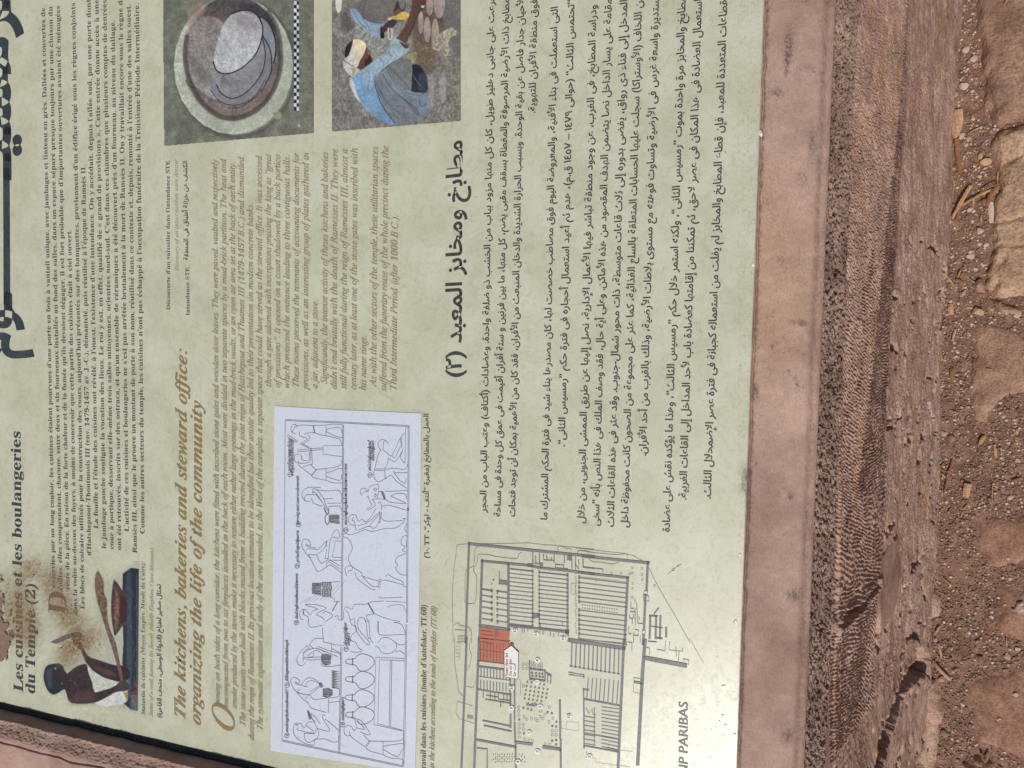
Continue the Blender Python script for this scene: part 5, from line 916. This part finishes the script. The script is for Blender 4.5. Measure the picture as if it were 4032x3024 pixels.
def film(name, x0, y0, x1, y1, st, fa, col, h, par=None):
    X, Y = np.meshgrid(np.arange(x0, x1, st), np.arange(y0, y1, st), indexing='ij'); a = np.clip(fa(X, Y), 0, .5); F_ = grid_faces(*X.shape); F_ = F_[(a.reshape(-1)[F_] > .02).any(1)]
    m, nt, b = new_mat(name, .85, .1); v = nod(nt, 'ShaderNodeVertexColor', layer_name='Col'); b.inputs['Base Color'].default_value = lc(col); nt.links.new(v.outputs[0], b.inputs['Alpha'])
    o = mesh_obj(name, hom(np.stack([X, Y], -1).reshape(-1, 2), h), F_, m, par or panel); at = o.data.color_attributes.new('Col', 'FLOAT_COLOR', 'POINT'); c = np.ones((X.size, 4)); c[:, :3] = a.reshape(-1, 1); at.data.foreach_set('color', c.ravel()); return tag(o, kind='stuff')
def f0(X, Y):
    m = .8 * g(X, Y, 70, 2390, 70, 110) + .8 * g(X, Y, 270, 2420, 55, 70) + .6 * g(X, Y, 215, 2290, 55, 60) + .5 * g(X, Y, 120, 2240, 50, 50) + .8 * g(X, Y, 345, 2510, 55, 60) + .75 * g(X, Y, 265, 2575, 45, 50) + .5 * g(X, Y, 110, 2480, 50, 90) + .6 * g(X, Y, 230, 2350, 40, 60)
    return m * (.25 + 1.5 * (fbm(X / 8 + Y / 20, Y / 6, 4) - .25)) * 1.0
film('mud_film', -10, 2130, 460, 2700, 2.6, f0, (142, 114, 84), LAY + .0009)
def f4(X, Y):
    m = .9 * g(X, Y, 3105, 185, 14, 46) + .6 * g(X, Y, 3095, 265, 9, 40) + .5 * g(X, Y, 3060, 372, 26, 16) + .4 * g(X, Y, 3075, 1030, 14, 12) + .6 * g(X, Y, 3150, 1275, 30, 12) + .8 * g(X, Y, 2972, 1545, 12, 30) + .6 * g(X, Y, 3112, 1955, 10, 14) + .5 * g(X, Y, 3125, 2345, 26, 22) + .45 * g(X, Y, 3100, 2900, 26, 30) + .4 * g(X, Y, 2935, 1900, 16, 60) + .35 * g(X, Y, 3200, 560, 18, 60) + .3 * g(X, Y, 3160, 700, 24, 30)
    e_ = .35 * np.exp(-((X - (3013 - .0377 * Y) - 12) / 9) ** 2) + .25 * np.exp(-((X - (3268 - .039 * Y) + 10) / 16) ** 2)
    return m * sstep(.38, .58, fbm(X / 5, Y / 5, 3)) * 1.2 + e_ * sstep(.45, .6, fbm(X / 6 + 8, Y / 9, 3)) + .16 * sstep(.62, .75, fbm(X / 4, Y / 4, 3))
sc_ = film('scuff_marks', 2905, 0, 3275, 3024, 3.0, f4, (92, 76, 76), .0016); sc_.parent = plinth; sc_.matrix_world = PANEL
spatter('mud_smear', -160, 2180, 90, 2720, 2.6, f2, ((118, 94, 84), (140, 116, 102)), LAY + .0014)
def f3(X, Y): return fbm(X / 4.2 + 40, Y / 3.6, 3) < .17 + .05 * fbm(X / 120, Y / 120, 2)
spatter('dust_flecks', 60, 0, 2980, 3024, 3.4, f3, ((150, 147, 122), (166, 162, 138)), LAY + .0012)
ib = Ink()
for x, y, r in ((2996, 530, 9), (2994, 520, 6), (2966, 1045, 7), (2914, 2185, 5), (2896, 2452, 9), (2890, 2455, 6), (2892, 2900, 11), (2850, 2705, 9), (2846, 2820, 6), (2857, 2858, 7), (2833, 2842, 4)):
    poly(ib, [(x + r * math.cos(t) * (.6 + .5 * RNG.random()), y + r * 1.4 * math.sin(t) * (.6 + .5 * RNG.random())) for t in np.arange(7) / 7 * 2 * math.pi])
tag(ib.build('pale_chips', ink('pale_chip', (226, 228, 222), .05, .25), h=LAY + .0006), kind='stuff')
# ------------------------------------------------------------------ loose stones, straw and leaves on the soil
def stone_mesh(name, seed, mat, flat=.5, sharp=.5):
    r = np.random.default_rng(seed); bm = __import__('bmesh').new(); __import__('bmesh').ops.create_icosphere(bm, subdivisions=2, radius=.5)
    pl = [(_n(r.normal(size=3)), .2 + .2 * r.random()) for _ in range(11)]; sx, sy = .75 + .5 * r.random(), .75 + .5 * r.random()
    for v in bm.verts:
        p = np.array(v.co)
        for n_, d in pl:
            t = p.dot(n_) - d
            if t > 0: p = p - n_ * t * (.6 + .4 * sharp)
        p += r.normal(size=3) * .012; v.co = (p[0] * sx, p[1] * sy, p[2] * flat)
    me = bpy.data.meshes.new(name); bm.to_mesh(me); bm.free(); me.materials.append(mat); return me
M_peb = [earth('white_pebble', [(178, 156, 140), (200, 180, 164), (218, 202, 188)], 60, 700, .0008), earth('tan_pebble', [(176, 144, 112), (194, 162, 130), (204, 176, 144)], 60, 700, .0008), earth('grey_pebble', [(136, 118, 106), (152, 132, 120), (166, 146, 132)], 60, 700, .0008)]
PM = [[stone_mesh('pebble', 100 + 10 * j + i, M_peb[j], .45 + .12 * (i % 3)) for i in range(5)] for j in range(3)]
def top(x, y):                     # height of ground and paving under a point
    dg = DG; loc_ = None; best = -.01
    for o in GRS:
        hit, p, n_, i_ = o.ray_cast(Vector((x, y, .3)), Vector((0, 0, -1)))
        if hit and p.z > best: best = p.z
    return best
bpy.context.view_layer.update(); DG = bpy.context.evaluated_depsgraph_get(); GRS = [gr] + [c for c in gr.children]
def place(me, name, px, py, size, rot=None, ar=1.0, sink=.18):
    q = gp(px, py, .006); s = size * np.linalg.norm(q - CAM) / F * 1.0; o = bpy.data.objects.new(name, me); COL.objects.link(o)
    z = top(q[0], q[1]); q = gp(px, py, z + s * .15); o.scale = (s * ar, s, s * .95); o.rotation_euler = (RNG.normal() * .12, RNG.normal() * .12, RNG.random() * 6.28 if rot is None else rot)
    o.location = (q[0], q[1], top(q[0], q[1]) + s * (.5 - sink) * .5); return o
k5 = .5255
PEB = [(0, [(300,367,55),(347,437,50),(275,640,60),(340,680,25),(237,790,22),(375,790,20),(328,148,22),(345,105,25),(240,765,20),(280,505,18),(355,405,16)]),
 (500, [(257,62,45),(312,95,55),(292,133,30),(281,222,25),(440,258,62),(182,310,42),(399,372,35),(160,712,58),(398,770,62),(323,620,45),(345,490,30),(390,880,30),(441,885,40),(324,940,35),(505,12,25),(408,0,30),(190,910,20),(470,640,40),(478,690,38),(363,295,18),(470,297,16),(255,388,20),(305,190,20)]),
 (1000, [(332,15,50),(365,115,30),(382,432,88),(670,458,45),(175,358,28),(592,318,25),(193,17,22),(182,83,18),(222,420,18),(672,385,22),(597,440,25),(320,610,18),(340,175,22),(320,185,18),(383,235,16),(325,358,18),(490,420,24),(275,560,18),(130,590,18),(208,780,16),(150,893,22),(657,570,22),(510,492,20)]),
 (1500, [(310,198,30),(208,287,32),(150,303,30),(185,435,70),(548,160,32),(575,268,30),(595,290,28),(88,78,45),(675,597,32),(508,838,28),(625,873,40),(600,920,32),(710,912,30),(718,280,16),(398,640,20),(468,490,35),(89,578,25),(525,708,25),(690,520,25),(122,395,40),(500,218,24),(367,342,18),(210,322,20),(345,250,18),(610,465,26),(245,675,18),(476,442,18),(315,710,18)]),
 (2000, [(308,155,28),(150,183,28),(295,50,25),(347,70,25),(605,378,25),(620,533,25),(238,897,25),(78,285,24),(255,290,18),(360,678,20),(223,623,18),(537,672,22),(693,720,50),(705,760,62),(345,825,35),(485,820,40),(318,935,28),(335,172,22),(610,25,22),(655,765,34),(482,780,26),(293,518,16),(93,563,18),(60,398,15)]),
 (2500, [(68,39,38),(682,107,38),(487,206,32),(605,165,45),(617,110,22),(522,143,22),(105,330,52),(662,445,32),(269,522,28),(130,735,62),(13,270,25),(361,189,22),(542,625,22),(185,102,20),(475,175,20),(530,640,16)])]
tan_ = {(440, 258), (382, 432), (312, 95), (122, 395), (605, 165), (182, 310), (310, 198), (150, 303), (105, 330), (470, 640)}; grey_ = {(185, 435), (130, 735), (345, 490), (88, 78), (345, 825), (655, 765)}
LAB = {(0, 300): 'pale angular pebble beside the upper wall foot, pointing at its twin', (0, 347): 'pale rounded white pebble against the big grey flagstone', (0, 275): 'lumpy pale pebble just past the wide wood chip', (500, 257): 'white wedge-shaped pebble touching the tip of the wide wood chip', (500, 312): 'square tan pebble lying beside the white wedge-shaped one', (500, 440): 'long tan pebble leaning at the edge of the grey flagstone', (500, 182): 'white block-shaped pebble close against the wall foot',
       (500, 160): 'bright white triangular pebble by the broken hole at the wall foot', (500, 398): 'round bright white pebble below the crossed straw stalks', (500, 323): 'white crumbly pebble cluster under the crossed straw stalks', (1000, 332): 'squarish white pebble level with the top of the ochre limestone', (1000, 382): 'largest tan rounded pebble, lying alone in the gravel', (1000, 670): 'white pebble in the gap below the ochre limestone', (1500, 185): 'large grey flat pebble near the wall foot',
       (1500, 88): 'grey-white curved pebble tight against the wall foot', (1500, 625): 'white flattish pebble at the far side of the gravel, past the notched wood chip', (2000, 693): 'tall pale pebble casting a black shadow beside the brown flagstone', (2000, 705): 'broad crumbly white pebble behind the tall pale one', (2500, 605): 'tan half-buried rounded pebble beside a tall white one', (2500, 682): 'tall white pebble with a dark hooked shadow', (2500, 105): 'pale triangular flake at the end of the dark stick', (2500, 130): 'grey flat stone half sunk beside the pale footing stone', (2500, 68): 'white oval pebble at the tip of the short straw'}
ITEMS = []
for oy, L in PEB:
    for x, y, s in L:
        j = 1 if (x, y) in tan_ else 2 if (x, y) in grey_ else 0; o = place(PM[j][RNG.integers(5)], 'pebble', 3650 + x * k5, oy + y * k5, s * k5)
        lb = LAB.get((oy, x)); tag(o, lb, 'pebble', 'loose pebbles on the soil at the foot of the plinth'); ITEMS.append((o, 3650 + x * k5, oy + y * k5, ('little ' if s < 24 else 'small ') + ('white', 'tan', 'grey')[j] + ' pebble', lb))
# gravel: thousands of grains as one mesh of real stones
def gravel(name, n, smin, smax, mat, seed, dens, x0=3560, x1=4330, y0=-260, y1=3280):
    r = np.random.default_rng(seed); t = (1 + 5 ** .5) / 2
    iv = np.array([(-1, t, 0), (1, t, 0), (-1, -t, 0), (1, -t, 0), (0, -1, t), (0, 1, t), (0, -1, -t), (0, 1, -t), (t, 0, -1), (t, 0, 1), (-t, 0, -1), (-t, 0, 1)]) / 1.9 / 2
    fc = np.array([(0,11,5),(0,5,1),(0,1,7),(0,7,10),(0,10,11),(1,5,9),(5,11,4),(11,10,2),(10,7,6),(7,1,8),(3,9,4),(3,4,2),(3,2,6),(3,6,8),(3,8,9),(4,9,5),(2,4,11),(6,2,10),(8,6,7),(9,8,1)])
    X = r.uniform(x0, x1, n * 3); Y = r.uniform(y0, y1, n * 3); keep = r.random(n * 3) < dens(X, Y); X = X[keep][:n]; Y = Y[keep][:n]; n = len(X)
    d = np.stack([X - 2016, Y - 1512, np.full(n, F)], 1) @ B.T; k = -CAM[2] / d[:, 2]; P = CAM + d * k[:, None]
    s = smin * (smax / smin) ** (r.random(n) ** 2.2); P[:, 2] = soil_h(P[:, 0], P[:, 1]) - .002 + s * .12 + dens(X, Y, True)
    ok = P[:, 1] < YB - .004; P = P[ok]; s = s[ok]; n = len(P); V_ = iv[None] * (1 + r.normal(size=(n, 12, 3)) * .16) * s[:, None, None] * np.stack([.7 + .9 * r.random(n), .7 + .6 * r.random(n), .5 + .3 * r.random(n)], 1)[:, None]
    a = r.random(n) * 6.28; c_, s_ = np.cos(a)[:, None], np.sin(a)[:, None]; V_ = np.stack([V_[..., 0] * c_ - V_[..., 1] * s_, V_[..., 0] * s_ + V_[..., 1] * c_, V_[..., 2]], -1) + P[:, None]
    o = mesh_obj(name, V_.reshape(-1, 3), (fc[None] + np.arange(n)[:, None, None] * 12).reshape(-1, 3), mat); return tag(o, kind='stuff')
SL = [Z7([(1905, -500), (1925, 300), (1972, 500), (1998, 800), (2212, 757), (3100, 640), (3100, -500)]), Z7([(2016, 850), (1995, 985), (2040, 1190), (1985, 1500), (1975, 1850), (2070, 1920), (3100, 1930), (3100, 700)]), Z8([(1905, 470), (2150, 500), (2600, 600), (2600, 830), (2110, 900), (1960, 1080), (1880, 900)]),
      Z9([(1915, 60), (2600, 60), (2600, 260), (1990, 350), (1905, 215)]), Z9([(2060, 470), (2600, 470), (2600, 900), (2040, 790)]), Z9([(1885, 1085), (2212, 1000), (2600, 980), (2600, 1600), (2060, 1540), (1925, 1500), (1830, 1200)]), Z9([(1500, 1070), (1660, 1090), (1640, 1900), (1500, 1900)])]
def dens(X, Y, h=False):
    if h: return 0
    d = np.clip(.6 + 1.5 * (fbm(X / 130, Y / 130, 3) - .3), .3, 1)
    for p in SL: d = np.where(inside(X, Y, p), .16, d)
    return d
M_g1 = earth('brown_gravel', [(112, 86, 72), (134, 106, 90), (156, 126, 106)], 220, 900, .0004); M_g2 = earth('pale_gravel', [(168, 142, 122), (190, 166, 146), (206, 186, 168)], 220, 900, .0004); M_g3 = earth('grey_gravel', [(92, 78, 72), (112, 98, 90), (136, 122, 112)], 220, 900, .0004)
gravel('brown_gravel', 19000, .0011, .0052, M_g1, 5, dens); gravel('grey_gravel', 9000, .0011, .0045, M_g3, 6, dens)
d2 = lambda X, Y, h=False: 0 if h else dens(X, Y) * np.interp(Y, [0, 1500, 3024], [1, .7, .45])
gravel('pale_gravel', 8500, .0011, .0048, M_g2, 7, d2)
gravel('outlying_gravel', 16000, .002, .007, M_g1, 8, lambda X, Y, h=False: 0 if h else np.where((X < 4330) & (Y > -260) & (Y < 3280), 0, .8), 3400, 6400, -3200, 6200)
# straw and wood chips: thin solid strips following the ground
M_straw = earth('ochre_straw', [(150, 116, 78), (172, 138, 96), (190, 158, 116)], 40, 500, .0006); M_rust = earth('rusty_dead_stalk', [(124, 84, 62), (142, 100, 74), (156, 116, 88)], 40, 500, .0008); M_leaf = earth('dry_tan_chip', [(162, 126, 98), (180, 144, 114), (194, 160, 130)], 50, 400, .0006)
def strip(name, pts, w, mat, lift=.003, taper=.5, lab=None, cat='straw', grp=None):
    P = [gp(x, y, .006) for x, y in (smoothp(pts, 3) if len(pts) > 2 else [np.array(pts[0]) + (np.array(pts[1]) - pts[0]) * t for t in (0, .25, .5, .75, 1)])]
    n = len(P); sc = np.linalg.norm(P[0] - CAM) / F; W_ = w * sc; base = max(top(p[0], p[1]) for p in (P[0], P[n // 2], P[-1])); org = Vector((P[n // 2][0], P[n // 2][1], base)); V_ = []; F_ = []
    for i, p in enumerate(P):
        t = P[min(i + 1, n - 1)] - P[max(i - 1, 0)]; t = t[:2] / (np.linalg.norm(t[:2]) + 1e-9); nn_ = np.array((-t[1], t[0])); ww = W_ * .5 * (1 - taper * abs(2 * i / (n - 1) - .8) ** 2 * .6) * (1 + RNG.normal() * .06)
        zc = lift * (.5 + .5 * math.sin(i / (n - 1) * 3.14)) + .001; th_ = max(W_ * .12, .0005)
        for sgn, hz in ((-1, th_ * .6), (0, th_ * 1.5), (1, th_ * .6), (1, 0), (-1, 0)): V_.append((p[0] + nn_[0] * ww * sgn - org.x, p[1] + nn_[1] * ww * sgn - org.y, zc + hz))
    for i in range(n - 1):
        for j in range(5): F_.append((i * 5 + j, i * 5 + (j + 1) % 5, i * 5 + 5 + (j + 1) % 5, i * 5 + 5 + j))
    F_ += [tuple(range(5)), tuple(range(5 * n - 1, 5 * n - 6, -1))]; o = mesh_obj(name, V_, F_, mat); o.location = org
    ITEMS.append((o, pts[len(pts) // 2][0], pts[len(pts) // 2][1], {M_straw: 'ochre straw bit', M_rust: 'rusty brown stalk bit', M_leaf: 'dry tan chip'}.get(mat, 'chip'), lab))
    return tag(o, lab, cat, grp or 'straw and wood chips on the soil')
def R_(oy, p): return [(3650 + x * k5, oy + y * k5) for x, y in p]
S_ = lambda oy, p, w, m, lab=None, name='straw', cat='straw', **k: strip(name, R_(oy, p), w * k5, m, lab=lab, cat=cat, **k)
S_(0, [(232, 812), (222, 930), (208, 1030)], 62, M_leaf, 'wide flat wood chip lying along the wall foot', 'wood_chip', 'wood chip', taper=.9)
S_(500, [(218, 85), (228, 200), (240, 290), (250, 352)], 26, M_rust, 'long rusty dead stalk beside the wall foot'); S_(500, [(328, 438), (262, 560), (188, 685)], 24, M_straw, 'thick ochre straw stalk of the crossed pair', lift=.009); S_(500, [(492, 464), (380, 520), (268, 582)], 15, M_straw, 'thinner straw stalk crossing under the thick one', lift=.006); S_(500, [(545, 428), (480, 455), (400, 492)], 9, M_rust, 'dark twig reaching to the flagstone corner', lift=.008)
S_(500, [(386, 0), (345, 22), (298, 50)], 8, M_straw); S_(500, [(402, 188), (397, 240)], 22, M_leaf, 'small upright chip beside the long tan pebble', 'wood_chip', 'wood chip'); S_(500, [(176, 345), (200, 420), (190, 505)], 8, M_straw, 'curved thin straw near the wall foot'); S_(500, [(528, 330), (524, 420)], 9, M_straw, 'thin straw against the flagstone edge'); S_(500, [(535, 440), (480, 520), (445, 600)], 34, M_rust, 'crumpled rusty leaf beside the crossed stalks', 'dead_leaf', 'dead leaf', taper=1.2, lift=.004)
S_(500, [(420, 540), (430, 590)], 30, M_rust); S_(500, [(260, 560), (215, 700)], 14, M_rust); S_(500, [(350, 520), (345, 590)], 12, M_leaf); S_(500, [(408, 655), (402, 720)], 9, M_leaf); S_(500, [(478, 560), (484, 720)], 30, M_peb[0], 'pale flat sliver against the ochre limestone edge', 'stone_sliver', 'stone sliver', taper=.4)
S_(1000, [(130, 145), (165, 185), (205, 245)], 14, M_straw, 'bright straw leaning out from the wall foot', lift=.006); S_(1000, [(252, 118), (228, 178)], 10, M_straw); S_(1000, [(230, 186), (275, 220)], 11, M_rust); S_(1000, [(286, 268), (258, 320)], 19, M_leaf); S_(1000, [(174, 374), (178, 456)], 30, M_leaf, 'short square-ended wood chip near the wall foot', 'wood_chip', 'wood chip', taper=.1); S_(1000, [(211, 562), (188, 655)], 16, M_leaf); S_(1000, [(98, 735), (112, 800)], 8, M_straw); S_(1000, [(185, 860), (185, 950)], 26, M_rust); S_(1000, [(350, 790), (355, 860)], 10, M_rust)
S_(1500, [(430, 412), (405, 455), (382, 492)], 24, M_straw, 'pointed yellow leaf lying alone on the gravel', 'dead_leaf', 'dead leaf', taper=1.5, lift=.005); S_(1500, [(503, 478), (515, 578)], 15, M_leaf); S_(1500, [(195, 612), (160, 730), (128, 855)], 11, M_rust, 'long brown stalk slanting away from the wall foot', lift=.006); S_(1500, [(306, 770), (298, 820), (290, 872)], 40, M_leaf, 'notched flat wood chip on the lower gravel', 'wood_chip', 'wood chip', taper=.1)
S_(1500, [(168, 230), (245, 243)], 7, M_straw); S_(1500, [(678, 358), (670, 402)], 18, M_leaf); S_(1500, [(490, 770), (485, 920)], 6, M_straw); S_(1500, [(715, 732), (630, 756)], 18, M_rust); S_(1500, [(115, 815), (110, 870)], 9, M_straw); S_(1500, [(545, 500), (560, 525)], 12, M_leaf)
S_(2000, [(34, 508), (75, 602)], 8, M_straw); S_(2000, [(118, 533), (178, 588)], 9, M_straw); S_(2000, [(96, 888), (60, 950)], 10, M_leaf); S_(2000, [(45, 165), (48, 230)], 7, M_straw); S_(2000, [(2, 370), (60, 374)], 6, M_straw)
S_(2500, [(86, 66), (100, 120), (110, 178)], 13, M_leaf, 'short straw ending at the white oval pebble'); S_(2500, [(58, 215), (110, 270), (182, 345)], 15, M_leaf, 'split brown stick with a dark side, above the pale flake', 'stick', 'stick', lift=.007); S_(2500, [(182, 270), (248, 264)], 7, M_straw); S_(2500, [(270, 420), (305, 460)], 9, M_straw); S_(2500, [(405, 890), (432, 955), (462, 895)], 16, M_rust, 'small orange forked leaf at the foot of the brown flagstone', 'dead_leaf', 'dead leaf'); S_(2500, [(398, 160), (402, 210)], 32, M_rust)
r_ = np.random.default_rng(3)
for i in range(45):                # short stray bits
    x, y = 3660 + 330 * r_.random() ** 1.6, 3024 * r_.random(); a = r_.random() * 6.28; l = 8 + 26 * r_.random()
    strip('straw', [(x, y), (x + l * math.cos(a), y + l * math.sin(a))], 2 + 2.5 * r_.random(), M_straw if i % 3 else M_leaf, lift=.002)
# every unnamed bit is described by the landmark nearest to it in the place
import re
def short(l): return re.split(r",| (?:lying|beside|near|leaning|touching|pointing|against|close|by|below|in|tight|at|behind|casting|half|with|of|crossing|reaching|slanting|ending|on|past|just|level|out|and)\b", l)[0]
LMK = {}
for it in ITEMS:
    if it[4]: LMK.setdefault(short(it[4]), []).append(it)
LMK = [(k, v[0]) for k, v in LMK.items() if len(v) == 1]; GRP = {}
for it in ITEMS:
    if it[4]: continue
    k, L = min(LMK, key=lambda kv: math.hypot(kv[1][1] - it[1], kv[1][2] - it[2])); dx, dy = it[1] - L[1], it[2] - L[2]
    GRP.setdefault((it[3], k, ('below' if dy > 0 else 'above') if abs(dy) > abs(dx) else ('right of' if dx > 0 else 'left of')), []).append((math.hypot(dx, dy), it[0]))
ORD = ['', 'second', 'third', 'fourth', 'fifth', 'sixth', 'seventh', 'eighth', 'ninth', 'tenth', 'eleventh', 'twelfth', 'thirteenth', 'fourteenth', 'fifteenth', 'sixteenth']
for (nm, k, dr_), L in GRP.items():
    L.sort(key=lambda t: t[0])
    for i, (_, o) in enumerate(L):
        o['label'] = (nm if len(L) == 1 else ('nearest ' + nm if i == 0 else ORD[min(i, 15)] + ' nearest ' + nm)) + ' ' + dr_ + ' the ' + k
